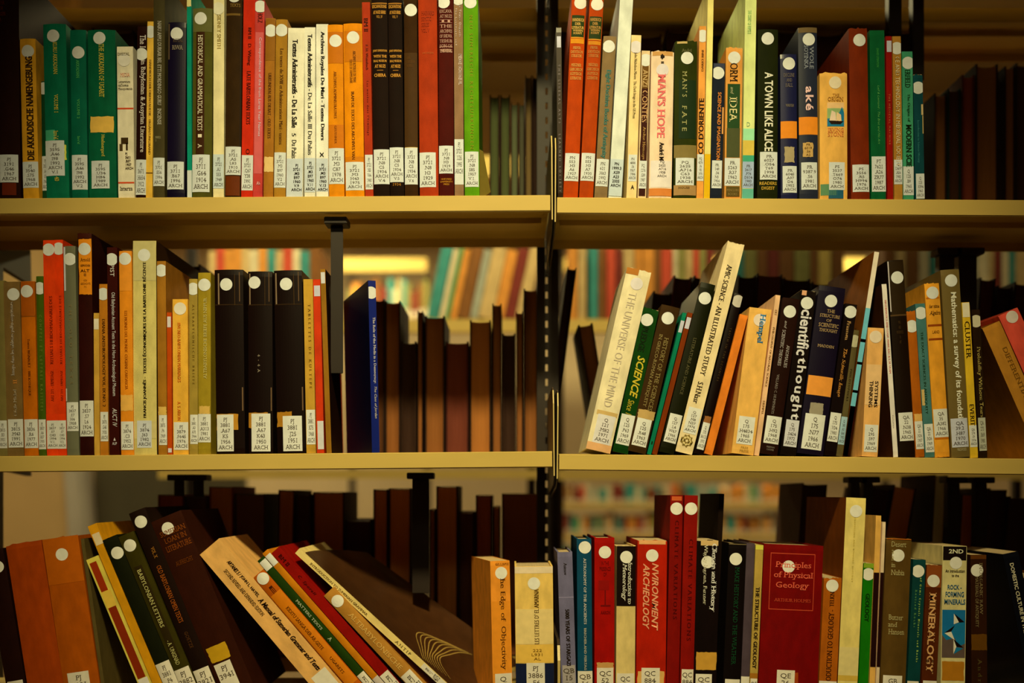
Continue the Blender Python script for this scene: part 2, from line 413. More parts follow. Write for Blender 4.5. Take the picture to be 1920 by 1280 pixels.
# posts with slots
def post(Xc, label):
    t_ = empty('slotted_post', (PX(Xc), .247, -1.4), label, 'post', 'slotted posts of the stack')
    W = .0375; bm = bmesh.new(); z1 = 2.35; sl = .0042
    box(bm, -W/2, -sl/2-.002, 0, .002, 0, z1); box(bm, sl/2-.002, W/2, 0, .002, 0, z1)
    n = int(z1/.0254)
    for i in range(n+1):
        z = i*.0254; box(bm, -sl/2-.002, sl/2-.002, 0, .002, z, min(z1, z+.0135))
    box(bm, -W/2, -W/2+.002, .002, .022, 0, z1); box(bm, W/2-.002, W/2, .002, .022, 0, z1)
    link('post_channel', bm, DARKSTEEL, t_)
    bm = bmesh.new(); box(bm, -W/2-.01, W/2+.01, -.15, .17, 0, .03, .004); link('post_foot', bm, DARKSTEEL, t_)
post(CX+1, 'dark slotted steel post between the two bays'); post(XL-18, 'dark slotted steel post at the left end of the stack'); post(XR+18, 'dark slotted steel post at the right end of the stack')
# rear bracket plates past the left end
for Y, up, dn in ((374, 60, 62), (856, 60, 28)):
    bm = bmesh.new()
    z = PZ(Y); prism(bm, [(.25, z+up*S), (.37, z+up*S), (.375, z-dn*S), (.25, z-(dn-14)*S)], PX(-180), PX(-166))
    tag(link('shelf_bracket', bm, DARKSTEEL), 'dark steel bracket at the far left, under the %s shelf level' % ('upper' if Y < 500 else 'middle'), 'bracket')
# sliding book supports hanging under the shelves
def hanger(x0, x1, Yt, Yb, y, label, pair=False):
    k = K(y); t_ = empty('hanging_book_support', (PX((x0+x1)/2, k), y, PZ(Yt)), label, 'book support', 'sliding book supports hung under the shelves')
    w_ = (x1-x0)*S/k; zb = PZ(Yb, k)-PZ(Yt); 
    bm = bmesh.new(); box(bm, -w_/2, w_/2, 0, .0025, zb, -.012, .0008); box(bm, -w_/2, -w_/2+.002, .0025, .018, zb+.01, -.012); link('hanging_blade', bm, DARKSTEEL, t_)
    bm = bmesh.new(); box(bm, -w_/2-.008, w_/2+.008, -.012, .02, -.012, -.0016, .001); link('slide_clip', bm, DARKSTEEL, t_)
A1, A2 = 402, 881
hanger(1667, 1691, -168, 66, .21, 'dark hanging support above the tall brown book, upper right')
hanger(1712, 1733, -168, 150, .21, 'dark hanging support above the teal books, upper right')
hanger(620, 643, 401, 700, .02, 'dark hanging support left of the slumped blue book')
hanger(1762, 1790, 404, 560, .2, 'dark hanging support above the olive mathematics book')
hanger(1798, 1832, 404, 700, .2, 'dark hanging support above the yellow narrow book, middle right')
hanger(326, 345, 882, 930, .23, 'left dark support strip above the dark maroon book')
hanger(363, 382, 882, 930, .23, 'right dark support strip above the dark maroon book')
hanger(773, 805, 880, 1112, .15, 'dark hanging support in the gap of the lower left shelf')
hanger(1596, 1613, 887, 990, .22, 'dark support strip behind the tall cream book, lower right')
hanger(1620, 1637, 887, 990, .22, 'dark support strip right of the tall cream book')
hanger(1778, 1800, 888, 1000, .21, 'dark support strip above the teal and orange minerals book')
hanger(1830, 1851, 888, 1030, .21, 'dark support strip at the right of the lower shelf')
# small olive card standing behind the last green book
bm = bmesh.new(); z0 = PZ(368)
prism(bm, [(0, 0), (0, 1), (1, 1), (1, 0)], 0, 1)
bm.free(); bm = bmesh.new()
v = [(PX(899, K(.02)), z0+.0006), (PX(920, K(.02)), z0+.0006+.012), (PX(906, K(.02)), PZ(275)), (PX(897, K(.02)), PZ(270))]
fa = [bm.verts.new((x, .02, z)) for x, z in v]; fb = [bm.verts.new((x, .0212, z)) for x, z in v]
bm.faces.new(fa); bm.faces.new(fb[::-1])
for i in range(4): bm.faces.new((fa[i], fb[i], fb[(i+1) % 4], fa[(i+1) % 4]))
bmesh.ops.recalc_face_normals(bm, faces=bm.faces)
tag(link('card_divider', bm, mat_paper(alb('6b5a24', 1))), 'small olive card tucked behind the green book by the gap', 'card')
# ================================================================ books on the upper shelf, left bay
BK = '20100a'; GO = 'a8741f'; CRM = 'dccb92'
A = 'ARCH'
bk(1, 'very dark brown tall book at the left edge with worn foot', -10, -14, -60, 48, '20100a', l=(290, 342, .22, .93, 'PJ|3191|.G46|1967|ARCH'), b=((343, 366, .3, .85, '5a2408', 'worn_patch'),), t=(('H', 2, 40, .1, .5, 'UNTER|SUCH|UNGEN|ZUR', '5a2008'),), y=.002)
bk(1, 'mustard book with black capitals reading upward, far left', 43, 36, 72, 29.5, 'b9822a', s=(96, .52), l=(303, 352, 0, 1, 'PJ|3540|.S75|1968|ARCH'), t=(('U', 106, 300, .35, .8, 'DIE AKKADISCHE NAMENGEBUNG', '2a1c10', 'bs'),), y=.002)
bk(1, 'narrow dark green short book tucked beside the mustard one', 73, 70, 146, 13, '12392a', s=(160, .4), l=(288, 353, 0, 1, 'PJ|3551|.A4|G9|1961|ARCH'), y=.012)
bk(1, 'widest tall emerald book of the green trio, white tape at foot', 87, 80, 45, 43, '007548', s=(68, .46), l=(264, 330, 0, .84, 'PJ|3595|.A46|I98|1992|ARCH|V.1'), t=(('D', 80, 140, .45, .62, 'KURU AKKADIAN', 'b9a040'), ('D', 178, 212, .45, .62, 'VOLUME 1', 'b9a040'), ('D', 246, 262, .4, .6, 'Izre\'el', 'b9a040'), ('D', 332, 340, .4, .6, '40', 'b9a040')), b=((244, 264, .02, .45, '3f8a5c', 'tape_patch'), (272, 300, .84, .92, 'b9b048', 'old_label')), d=.16)
bk(1, 'middle and narrowest emerald book of the green trio', 134, 130, 55, 30, '006f47', s=(98, .52), l=(290, 355, .02, 1, 'PJ|3595|.A46|I98|1992|ARCH|V.2'), t=(('D', 112, 146, .4, .58, 'AKKADIAN', '4f9a50'), ('D', 185, 222, .42, .58, 'VOLUME 2', '4f9a50'), ('D', 255, 270, .42, .58, 'Izre\'el', '4f9a50')), d=.16)
bk(1, 'emerald book with a yellow tan patch mid spine', 166, 163, 55, 52, '00693f', s=(71, .44), l=(301, 353, .1, .76, 'PJ|3595|.U34|H84|1989|ARCH'), t=(('D', 82, 182, .42, .6, 'THE AKKADIAN OF UGARIT', 'c0a844'), ('D', 252, 293, .45, .6, 'Huehnergard', 'c0a844')), b=((218, 248, .07, .92, 'cfa048', 'old_label'),), hard=1, d=.17)
bk(1, 'short cream paperback with red lines and a small black figure', 222, 219, 87, 30.5, 'd3bf86', hard=0, s=(113, .45), sc='d9c894', t=(('H', 99, 104, .05, .8, 'DIGITAL', '3a2a18'), ('H', 137, 144, .2, .8, 'MEDIA', 'd08a60'), ('H', 151, 170, .05, .95, 'Letteratura|dell\'antica|Mesopotamia', '3a2a18'), ('H', 286, 318, .45, .95, 'PJ|3601|.B57|1957|ARCH', '3a2a18', 'b'), ('H', 350, 357, .1, .9, 'laterza', '3a2a18')), b=((202, 205, 0, 1, 'bd4a2a'), (341, 344, 0, 1, 'bd4a2a'), (258, 270, .2, .65, '3a2c1c', 'printed_figure'), (270, 283, .1, .3, '4a3a26', 'printed_figure'), (268, 282, .5, .62, '3a2c1c', 'printed_figure')))
bk(1, 'dark brown book with white title about Babylonian literature', 253, 256, 47, 19.5, '24100a', s=(100, .45), l=(298, 364, 0, 1, 'PJ|3671|.H654|1912|ARCH'), t=(('D', 64, 88, .3, .85, 'The I', 'c8b48a'), ('D', 111, 284, .3, .85, 'in Babylonian & Assyrian Literature', 'c8b48a')))
bk(1, 'narrow mustard book leaning on the olive tall one', 272, 275, 38, 12.5, 'd2a040', hard=0, s=(58, .5), t=(('D', 110, 288, .35, .75, 'HANDBUCH DER ORIENTALISTIK - ERGÄNZUNGSBAND', '6a4a14'),), b=((322, 324, 0, 1, '5a3c14'),))
bk(1, 'tall grey-olive book rising out of the frame beside mustard strip', 287.5, 288, -40, 21.5, '46402b', l=(296, 349, 0, 1, 'PJ|3701|.E56|1996|ARCH'), t=(('D', 40, 198, .4, .72, 'NABU APPLI DUBSAR BEL ETTI MORDINGO GURU', 'b4a57c'), ('D', 204, 234, .4, .72, 'INCENSE', 'b4a57c'), ('H', 256, 266, .2, .7, 'BRILL|1', '8f8258')), y=.0)
bk(1, 'navy black book with clear plastic at top, beside green strip', 312, 314, 40, 34, '12111c', gl=1, s=(62, .5), l=(302, 354, .0, .93, 'PJ|3711|.B67|1996|ARCH'), t=(('H', 84, 92, .25, .85, 'RIWA', '8a7a5a'), ('H', 71, 78, .3, .85, 'ROYAL', '5a4a3a')), b=((43, 110, .02, .1, '5a4a34', 'tape_patch'),))
bk(1, 'very narrow bright green strip of a book, out of frame above', 350, 349, -30, 9, '05a468', hard=0, l=(318, 370, 0, 1, None), b=((-30, 10, 0, .95, 'd8c070', 'old_label'),))
bk(1, 'olive book with brown title patch about historical texts', 360, 362, 15, 37, '4e4c24', s=(35, .4), l=(290, 360, 0, .9, 'PJ|3711|.G64|1914|ARCH'), b=((16, 60, .0, .98, '5f5c34', 'tape_patch'), (60, 290, .18, .62, '3a2210')), t=(('D', 66, 245, .28, .52, 'HISTORICAL AND GRAMMATICAL TEXTS', 'd0bc84'), ('D', 252, 258, .3, .5, '-', 'd0bc84'), ('D', 270, 278, .3, .5, 'A', 'd0bc84')), worn=1)
bk(1, 'pale straw tall book with faint title, between olive and dark brown', 398.5, 399.5, -40, 20.5, 'd3bd78', l=(288, 352, 0, 1, 'PJ|3721|.A1|S53|1949|ARCH'), lc='cccca0', hard=0, t=(('D', 26, 90, .35, .7, 'SIDNEY SMITH', 'a58a48'),), s=(14, .45), sc='dccb8e')
bk(1, 'dark brown tall book with a rust coloured worn foot', 420.5, 424, -30, 30, '33251a', s=(-8, .5), l=(274, 327, .03, 1, 'PJ|3721|.A5|L83|1910|ARCH'), b=((24, 28, 0, 1, '6a5028'), (14, 330, .9, .98, '241811'), (329, 366, .05, .95, '64300e', 'worn_patch')), t=(('H', 6, 12, .25, .9, 'TEXTS', '8a6a38'),))
bk(1, 'bright red book with dark writing, left of the pinkish one', 451.5, 456.5, -12, 22, 'bb3020', hard=0, l=(290, 356, .02, 1, 'PJ|3721|.C67|Y38|1991|ARCH'), t=(('D', 50, 122, .35, .7, 'BM II   D. Wising', '4a1008'), ('D', 132, 232, .35, .7, 'LATE BABYLONIAN TEXTS', '4a1008'), ('D', 278, 288, .35, .7, 'O', '4a1008')))
bk(1, 'pinkish red narrow paperback with white title of year names', 474, 478.5, 0, 18, 'b4413a', hard=0, s=(12, .55), b=((60, 325, .08, .92, 'bf5a50'),), t=(('D', 22, 42, .3, .8, 'HOLZ', '4a1008'), ('D', 70, 255, .4, .75, 'Correspondence of the from Larsa Year Names', 'e6c8a8', 'S'), ('H', 340, 346, .35, .75, 'AS', 'e0b090')))
bk(1, 'narrow caramel brown book with a yellow patch low down', 493, 497.5, 32, 18.5, '9c662a', s=(56, .55), b=((293, 321, .05, .98, 'cfa860', 'old_label'), (34, 112, .03, .97, '8a5a22', 'tape_patch')), t=(('D', 135, 258, .35, .68, 'URKUNDEN AUS DILBAT - OLD TEXTS', '5a3410'),))
bk(1, 'caramel brown book with faded black title, beside the white trio', 513, 517, 35, 22, '9e702c', s=(56, .5), l=(285, 351, 0, 1, 'PJ|3721|.M3|B97|1960|V.2|ARCH'), t=(('D', 90, 270, .4, .7, 'Les textes du XVIII et Administrations Mari - textes', '5c3a14'),))
bk(1, 'widest white paperback of the white trio', 535.8, 539.5, 50, 31.5, 'dccb90', hard=0, t=(('D', 72, 238, .28, .6, 'Textes Administratifs - De La Salle', '16120c', 'sb'), ('D', 248, 254, .3, .55, '5', '16120c', 's'), ('D', 261, 295, .3, .58, 'Du Palais', '16120c', 's'), ('H', 306, 357, .3, .92, 'PJ|3721|.M3|B97|1960|V.9|ARCH', '241c12', 'bc')), lc='d8d4b4', b=((296, 372, 0, .98, 'dcd8ac', 'call_number_label'),))
bk(1, 'middle white paperback of the white trio, black upright title', 571, 571, 50.5, 20.5, 'dccd94', hard=0, t=(('D', 64, 170, .3, .72, 'Textes Administratifs -', '16120c', 'sb'), ('D', 174, 290, .32, .7, 'De La Salle III Du Palais', '16120c', 's'), ('H', 303, 357, .1, .95, 'PJ|3721|.M3|B97|1960|V.11|ARCH', '241c12', 'bc')), b=((296, 360, 0, .98, 'dad6aa', 'call_number_label'),))
bk(1, 'right white paperback of the white trio, marked with an X', 592.5, 592.3, 43.5, 23, 'dfd098', hard=0, t=(('D', 57, 262, .3, .7, 'Archives Royales De Mari - Textes Divers', '16120c', 'sb'), ('D', 284, 294, .3, .62, 'X', '16120c', 'b'), ('H', 306, 357, .12, .95, 'PJ|3721|.M3|B97|1960|V.13|ARCH', '241c12', 'bc')), b=((296, 358, 0, .98, 'dcd8ac', 'call_number_label'),))
bk(1, 'narrower of the two bright orange books in the top row', 617, 614, 46, 29, 'd07e1c', s=(77, .52), l=(278, 345, 0, 1, 'PJ|3721|.M3|C87|1978|ARCH'), b=((60, 119, 0, 1, 'b8680f', 'tape_patch'), (234, 278, 0, 1, 'bf6c12', 'tape_patch')), t=(('D', 134, 222, .38, .56, 'ARCHIVES ADMINISTRATIVES', '7a4208'), ('D', 236, 270, .4, .55, 'GEUTHNER', '7a4208')))
bk(1, 'wider bright orange book with two column black writing', 648, 643.5, 44, 35.5, 'd6811a', s=(71, .52), l=(304, 357, .02, .98, 'PJ|3721|.M3|H43|1975|ARCH'), b=((58, 116, .03, .97, 'be6e10', 'tape_patch'), (294, 304, 0, 1, 'c27214', 'tape_patch')), t=(('D', 96, 155, .5, .65, 'ARCHIVES ROYALES DE MARI', '5a3208'), ('D', 112, 156, .32, .46, 'TEXTE DE HAMMURABI', '5a3208'), ('D', 172, 300, .38, .54, 'IRAM DE TEXTS DES ARCHIVES VAN', '5a3208')))
bk(1, 'narrow brick red paperback right of the orange books', 684.5, 678, 2, 15.5, 'a43a24', hard=0, l=(289, 354, .05, 1, 'PJ|3721|.N5|V64|1980|ARCH'), t=(('D', 32, 58, .2, .7, 'BM II', '3a0c06'), ('D', 82, 130, .35, .65, 'F. H. Weissbach', '3a0c06'), ('D', 150, 252, .35, .65, 'Les musées dans l\'Ermitage', '3a0c06')))
_g = (('H', 9, 15, .05, .95, 'EXCAVATIONS', 'c08438', 'sb'), ('H', 20, 26, .1, .9, 'AT NUZI SERIES', 'c08438', 'sb'), ('H', 93, 98, .05, .95, 'JOINT EXPEDITION', 'c08438', 'sb'), ('H', 103, 108, .08, .92, 'WITH THE', 'c08438', 'sb'), ('H', 112, 117, .08, .92, 'IRAQ MUSEUM', 'c08438', 'sb'), ('H', 121, 127, .15, .85, 'AT NUZI', 'c08438', 'sb'), ('H', 138, 144, .12, .88, 'CHIERA', 'c08438', 'sb'))
bk(1, 'left one of the twin black books with gold lettering', 701, 696, -14, 30, '1c120e', l=(280, 345, .02, 1, 'PJ|3721|.N8|C5|1934|ARCH|V.4'), t=_g+(('H', 29, 34, .3, .7, 'VOL. IV', 'c08438'),), b=((5, 7, .02, .98, 'a87030'), (131, 132, .3, .7, 'a87030')))
bk(1, 'right one of the twin black books with gold lettering', 731.5, 727, -14, 26.5, '1a110d', l=(276, 341, 0, .98, 'PJ|3721|.N8|C5|1934|ARCH|V.5'), t=_g+(('H', 29, 34, .3, .7, 'VOL. V', 'c08438'), ('H', 343, 348, .2, .8, '1934', 'a87030')), b=((5, 7, .02, .98, 'a87030'), (131, 132, .3, .7, 'a87030')))
bk(1, 'dark umber book with white dot, between black twin and red', 759, 757, -10, 25, '3a2616', s=(18, .52), l=(276, 345, 0, .98, 'PJ|3721|.N8|C5|1934|ARCH|V.6'), b=((98, 275, 0, 1, '452e17', 'tape_patch'), (272, 277, .02, .98, 'c8a050')), t=(('H', 105, 125, .2, .8, 'JOINT|EXPEDITION|AT NUZI', '5f3c1a'),))
bk(1, 'wide plain rust red tall book near the centre gap', 787, 783.5, -30, 35.5, 'a23a20', l=(285, 350, 0, .87, 'PJ|3721|.N8|H3|1929|ARCH'), t=(('H', 20, 60, .15, .85, 'HARVARD|SEMITIC|SERIES|VOL V', '8c2e18'), ('H', 97, 101, .2, .8, 'JOINT EXPEDITION', 'b45c30')))
bk(1, 'dark wine book with stacked gold words near the top', 823.5, 822, -20, 28, '4a130c', s=(4, .35), l=(273, 325, .0, .95, 'PJ|3721|.N8|H3|1929|ARCH'), t=tuple(('H', 18+i*9.3, 24+i*9.3, .08, .92, q, 'b88a68', 's') for i, q in enumerate(('EXCAVA', 'AT NUZI', 'II', 'THE', 'ARCHIVES', 'OF SHILWA', 'TESHUB', 'SON OF', 'THE KING')))+(('H', 92, 97, .1, .9, 'PFEIFFER', 'c0946c'), ('H', 334, 347, .08, .92, 'HARVARD|UNIVERSITY|PRESS', 'c8862c', 'c')), b=((87, 88, .05, .95, 'b88a68'),))
bk(1, 'narrow taupe book between wine and apple green ones', 852.5, 850.5, -20, 17.5, '8c6a48', hard=0, l=(260, 345, .0, 1, 'PJ|3721|.U35|1995|ARCH'), s=(-3, .5), t=(('D', 14, 84, .1, .35, 'The Languages and', 'd8bc90'), ('D', 4, 68, .5, .8, 'its Texts Ougarit', 'd8bc90'), ('D', 100, 158, .5, .85, 'PIERRE BORDREUIL', 'd8bc90')))
bk(1, 'apple green tall book at the edge of the centre gap', 871.5, 868.5, -14, 28, '5c8a1c', s=(4, .48), l=(284, 350, .03, .95, 'PJ|3721|.N8|S85|1957|V.1.|ARCH'), t=(('D', 28, 280, .42, .62, 'NEU SUMERISCHE RECHTSURKUNDEN', '8a8a20'),))
# ---------------------------------------------------------------- upper shelf, right bay
bk(1, 'narrow dark book pressed against the centre brackets, upper row', 1046, 1043, 50, 10, '2c1f1b', hard=0, b=((67, 88, .1, .9, 'd8ccaa', 'round_sticker'),), t=(('D', 120, 360, .3, .7, 'THE LIBERAL ARTS   LEARNED SOCIETY', '8a7a68'),), gl=1)
_h = lambda c: (('H', 33, 39, .1, .9, 'HANDBUCH', c, 'sb'), ('H', 41, 46, .3, .7, 'DER', c, 'sb'), ('H', 48, 53, .08, .92, 'LITERATUR', c, 'sb'), ('H', 54, 58, .15, .85, 'WISSEN', c, 'sb'), ('H', 59, 63, .2, .8, 'SCHAFT', c, 'sb'), ('H', 86, 106, .1, .9, 'PIEPER|DEUTSCH|STILISTIK', c, 'cs'), ('H', 118, 148, .08, .92, 'MEISZNER|GRIECHISCH|EGYPTISCH|LITERATUR', c, 'cs'))
bk(1, 'left one of the leaning twin rust books with green title block', 1056, 1073.5, -30, 28, 'b14414', s=(4, .6), sc='dccb96', l=(286, 338, .02, .98, 'PN|553|.H3|A6|1927|ARCH'), b=((27, 68, .06, .92, '26361c'), (68, 70, .06, .92, 'd08a30'), (71, 80, .05, .95, 'cf8420')), t=_h('c89a4c'))
bk(1, 'right one of the leaning twin rust books with green title block', 1086, 1107.5, -30, 26.5, 'a94318', s=(7, .55), sc='dccb96', l=(286, 338, .02, .98, 'PN|553|.H3|A7|1930|ARCH'), b=((30, 72, .06, .96, '25341c'), (72, 74, .06, .96, 'd08a30'), (76, 83, .06, .95, 'c27a24')), t=_h('b58444'))
bk(1, 'taupe book with teal lettering about books of antiquity', 1114.5, 1132, 66, 24.5, '856a44', s=(86, .45), l=(297, 348, .03, .97, 'PN|621|.H63|1992|ARCH'), t=(('D', 130, 297, .3, .75, 'Eight Decisive Books of Antiquity', '3e6a58', 'bs'),))
bk(1, 'plain off-white tall book leaning right, out of frame above', 1141, 1165, -40, 25, 'd4cc98', hard=0, t=(('H', 303, 349, .1, .85, 'PN|1999.3|.K59|A23|2005|ARCH', '241c12', 'bc'),), b=((297, 366, 0, 1, 'd0d0a6', 'call_number_label'),))
bk(1, 'slim cream paperback with small black anchor mark at its foot', 1175, 1184.5, 63, 19, 'e2bf72', hard=0, s=(86, .5), sc='e0cda0', l=(288, 338, .1, .95, 'PN|4888|.S6|M67|1984|ARCH'), t=(('D', 96, 220, .3, .65, 'John Nicholson Moore  The Dark Image in the US Press', '4a3818'), ('H', 345, 353, .4, .75, 'A', '1a1208', 'b')))
bk(1, 'narrow cream and dark mottled book left of the hope novel', 1196, 1204, 93, 16, 'd5b274', hard=0, s=(111, .5), l=(300, 352, .08, 1, 'PQ|1276|.G89|1987|ARCH'), b=((122, 165, .1, .9, '6b4a24'), (164, 300, .12, .92, '3a130a', 'old_label'), (352, 366, .1, .9, '3a130a')), t=(('D', 128, 162, .2, .8, 'ANZI', 'c8a060', 's'), ('D', 168, 228, .2, .85, 'CONTES', 'c8945a', 's'), ('D', 236, 298, .3, .75, 'Arsène Houssaye', 'b8884a')))
bk(1, 'wide cream book with pink letters spelling HOPE', 1217, 1222, 93, 43, 'eac487', s=(130, .5), sc='ecd6a8', worn=1, hard=1, t=(('D', 137, 257, .3, .66, 'MAN\'S HOPE', 'd4685a', 'sb'), ('D', 265, 300, .42, .62, 'André M', '20140c', 'sb'), ('D', 100, 118, .4, .58, '♣ II', '20140c', 'b'), ('H', 300, 331, .35, .75, 'PQ|2625|.A716|1938|ARCH', '2a2014', 'c')), b=((300, 350, .05, .97, 'e8d2a0', 'call_number_label'), (95, 103, .05, .95, 'c08a4c', 'worn_patch'), (352, 366, .0, 1, 'c8783a', 'worn_patch')))
bk(1, 'dark green novel with sun faded foot beside the pink lettered one', 1263, 1265.5, 76, 42.5, '2c3018', s=(109, .55), l=(296, 347, .08, .9, 'PQ|2625|.A716|C63|1938|ARCH'), worn=1, b=((78, 82, .1, .55, 'b89858', 'worn_patch'), (150, 260, .2, .95, '16291f'), (272, 296, 0, 1, '7e6a3c', 'worn_patch'), (347, 366, 0, 1, 'a07a48', 'worn_patch')), t=(('H', 92, 98, .3, .75, 'André', '6a6440'), ('D', 134, 182, .35, .55, "M A N ' S", 'a09458'), ('D', 198, 246, .35, .55, 'F A T E', 'a09458'), ('H', 350, 354, .2, .7, 'HOUSE', '5a4424')))
bk(1, 'slim orange tan paperback with rising black title about the orient', 1306.5, 1312, 47, 13, 'd78e42', hard=0, s=(66, .5), l=(288, 338, 0, 1, 'PQ|4276|.F6|V5|1976|ARCH'), t=(('U', 183, 288, .1, .9, "CO D'ORIENTE", '1c140c', 'b'), ('U', 92, 132, .4, .7, 'DARIO BINI', '4a2c10')))
bk(1, 'slim lemon cream tall book with golden lower third', 1320, 1328, -30, 11.5, 'dcc468', hard=0, b=((288, 375, 0, 1, 'd2a010'),), d=.2, pages=(.6, .4, .2))
bk(1, 'narrow navy paperback with orange title on imagination', 1331.5, 1338, 117, 22.5, '1b2024', hard=0, s=(136, .42), l=(300, 352, .1, .95, 'PR|149|.S4|N5|1956|ARCH'), t=(('D', 172, 299, .45, .75, 'SCIENCE AND IMAGINATION', 'c87838', 'b'),), b=((118, 130, .05, .95, '3a3a40', 'tape_patch'), (200, 250, .86, .98, 'd0904c', 'worn_patch')))
bk(1, 'tan book with a green block reading IDEA', 1358, 1361.5, 88, 31.5, 'cc8a42', hard=0, worn=1, s=(108, .5), l=(296, 348, .0, .92, 'PR|5263|.R37|1962|ARCH'), b=((157, 240, .12, .88, '24422a'), (240, 295, .1, .9, '4a4a32'), (349, 368, .1, .92, '5a4a26')), t=(('D', 118, 153, .25, .72, 'ORM', '33231a', 's'), ('D', 163, 176, .3, .5, 'and', 'a8a068', 'i'), ('D', 182, 228, .25, .7, 'IDEA', 'd3bd74', 's'), ('H', 354, 366, .15, .85, 'PENGUIN|BOOKS', '8a7040', 'c')))
bk(1, 'pale yellow tall book with teal bands near its foot', 1392, 1398.5, -30, 21.5, 'dcd878', hard=0, l=(302, 352, 0, 1, 'PR|3617|.P76|D514|1983|ARCH'), lc='c6d0b8', b=((240, 262, 0, 1, '98c880'), (262, 290, 0, 1, 'c8a848'), (290, 302, 0, 1, '3f9464'), (353, 375, 0, 1, '5c9c74')), t=(('D', 18, 62, .25, .55, 'THE DIARY OF PEPYS II', '7fa860'), ('H', 228, 236, .3, .6, 'D', '8a9a68', 'c')), d=.2)
bk(1, 'blackish green book with tall white capitals ending ALICE', 1420, 1421, 55, 38.5, '1c1f0f', s=(73, .48), l=(285, 337, .12, .98, 'PR|6027|.O54|T69|1998|ARCH'), t=(('D', 136, 284, .33, .75, 'A TOWN LIKE ALICE', 'd2c48e', 'b'), ('H', 341, 347, .1, .95, 'READERS', 'b08838', 'b'), ('H', 350, 356, .2, .85, 'DIGEST', 'b08838', 'b')))
bk(1, 'short navy book with an orange band', 1465, 1463.5, 101, 31, '1c1c36', gl=1, s=(119, .52), l=(311, 361, .1, .97, 'PR|6045|.A97|D4|1952|ARCH'), b=((227, 259, -.01, 1, 'e98a2e'), (275, 304, .22, .82, 'a08a5c', 'old_label')), t=(('H', 137, 144, .2, .85, 'DECLINE', '6e6250'), ('H', 147, 153, .35, .7, 'AND', '6e6250'), ('H', 156, 163, .3, .75, 'FALL', '6e6250'), ('H', 195, 200, .3, .8, 'WAUGH', '7e7050')))
bk(1, 'taller slate book with orange band and rounded letters aké', 1499, 1496.5, 52, 35.5, '26282e', gl=1, s=(75, .55), l=(305, 356, .1, .95, 'PR|9387.9|.S6|1981|ARCH'), b=((52, 62, 0, 1, '6a5638', 'worn_patch'), (220, 253, -.01, 1, 'e98a2e'), (268, 295, .2, .74, 'b88f50', 'old_label')), t=(('D', 88, 130, .58, .8, 'WOLE', '8a8878'), ('D', 86, 130, .3, .5, 'SOYINKA', '8a8878'), ('D', 163, 208, .35, .78, 'aké', 'e8b890', 'b'), ('H', 270, 293, .28, .66, 'PR|6019|.S6|A2', '4a3418', 'c')), d=.18)
bk(1, 'short fat golden tan book with a small ship picture', 1538, 1537.5, 135, 52, 'd99f4b', s=(155, .55), sc='d0b880', l=(304, 356, .32, .9, 'PS|3537|.T669|O74|1980|ARCH'), worn=1, b=((192, 203, .26, .88, 'e0b06a'), (203, 222, .26, .88, '8a9a5a', 'picture_panel'), (222, 237, .26, .88, '1c6a6a', 'picture_panel'), (345, 366, .02, .6, '5a7a50', 'worn_patch'), (352, 372, .3, .85, '3a6a64', 'worn_patch'), ), t=(('H', 176, 181, .45, .7, 'THE', '8a5a28'), ('H', 182, 190, .28, .85, 'ORIGIN', '8a5a28'), ('H', 240, 247, .28, .86, 'IRVING', 'c0703c'), ('H', 248, 256, .28, .86, 'STONE', 'c0703c')), pl=(('1c6a6a', 'printed_island', ((.6, 222), (.8, 200), (.88, 212), (.88, 222))), ('e2c088', 'printed_sail', ((.34, 226), (.42, 207), (.56, 211), (.58, 227))), ('d2ac70', 'printed_sail', ((.58, 227), (.6, 210), (.76, 215), (.78, 227))), ('22160c', 'printed_hull', ((.3, 226), (.86, 227), (.74, 233), (.4, 233)))))
bk(1, 'plain chestnut brown book left of the shamrock green one', 1596.5, 1591.5, 52, 35, '6c2a16', s=(76, .56), l=(309, 360, .08, .98, 'PS|3556|.R5|H994|1976|ARCH'), d=.21, worn=1)
bk(1, 'shamrock green paperback with tiny gold script', 1634, 1631, 56, 28, '006836', hard=0, l=(293, 359, .05, 1, 'PT|7621|.A26|ZR77|1987|ARCH'), t=(('D', 90, 126, .45, .6, 'DAVID STENTON', '3c8a40', 'i'), ('D', 160, 270, .5, .64, 'Leif & Liemand : The Brut and His Art', '54904a', 'i')))
bk(1, 'thin crimson book beside the shamrock green one', 1665, 1662, 66, 11.5, '84160f', hard=0, b=((75, 96, .15, .95, 'd8ccaa', 'round_sticker'),), t=(('D', 175, 270, .35, .65, 'THE MEDIEVAL MACHINE', 'b8603c'),))
bk(1, 'narrow tan paperback with pale title about medieval technology', 1677.5, 1674, 67, 16, '9c6d30', hard=0, s=(90, .5), l=(299, 345, .0, 1, 'Q|124.97|.A56|1983|ARCH'), t=(('D', 106, 312, .3, .8, 'CE AND TECHNOLOGY IN MEDIEVAL SOCIETY', 'd9bd7c', 's'),))
bk(1, 'sea green paperback on modern science origins', 1695, 1692.5, 95, 20, '3c7f55', hard=0, s=(117, .55), l=(311, 365, .0, 1, 'Q|125|.B9|1965|ARCH'), t=(('D', 130, 163, .25, .75, 'ERFIELD', '183822', 's'), ('D', 175, 228, .4, .72, 'The Origins of', '183822'), ('D', 232, 312, .3, .82, 'MODERN SCIE', '10241a', 'sb')))
bk(1, 'last short teal book with worn right edge, upper right', 1717, 1713, 138, 18, '144f48', hard=0, worn=1, s=(164, .5), l=(325, 372, .1, 1, 'Q|125|.E394|1963|ARCH'), b=((195, 215, .8, 1, 'b89a60', 'worn_patch'), (216, 250, .9, 1, 'a88a50', 'worn_patch')), t=(('D', 225, 305, .3, .55, 'Introduction to Science History', '3f7f6a'),))

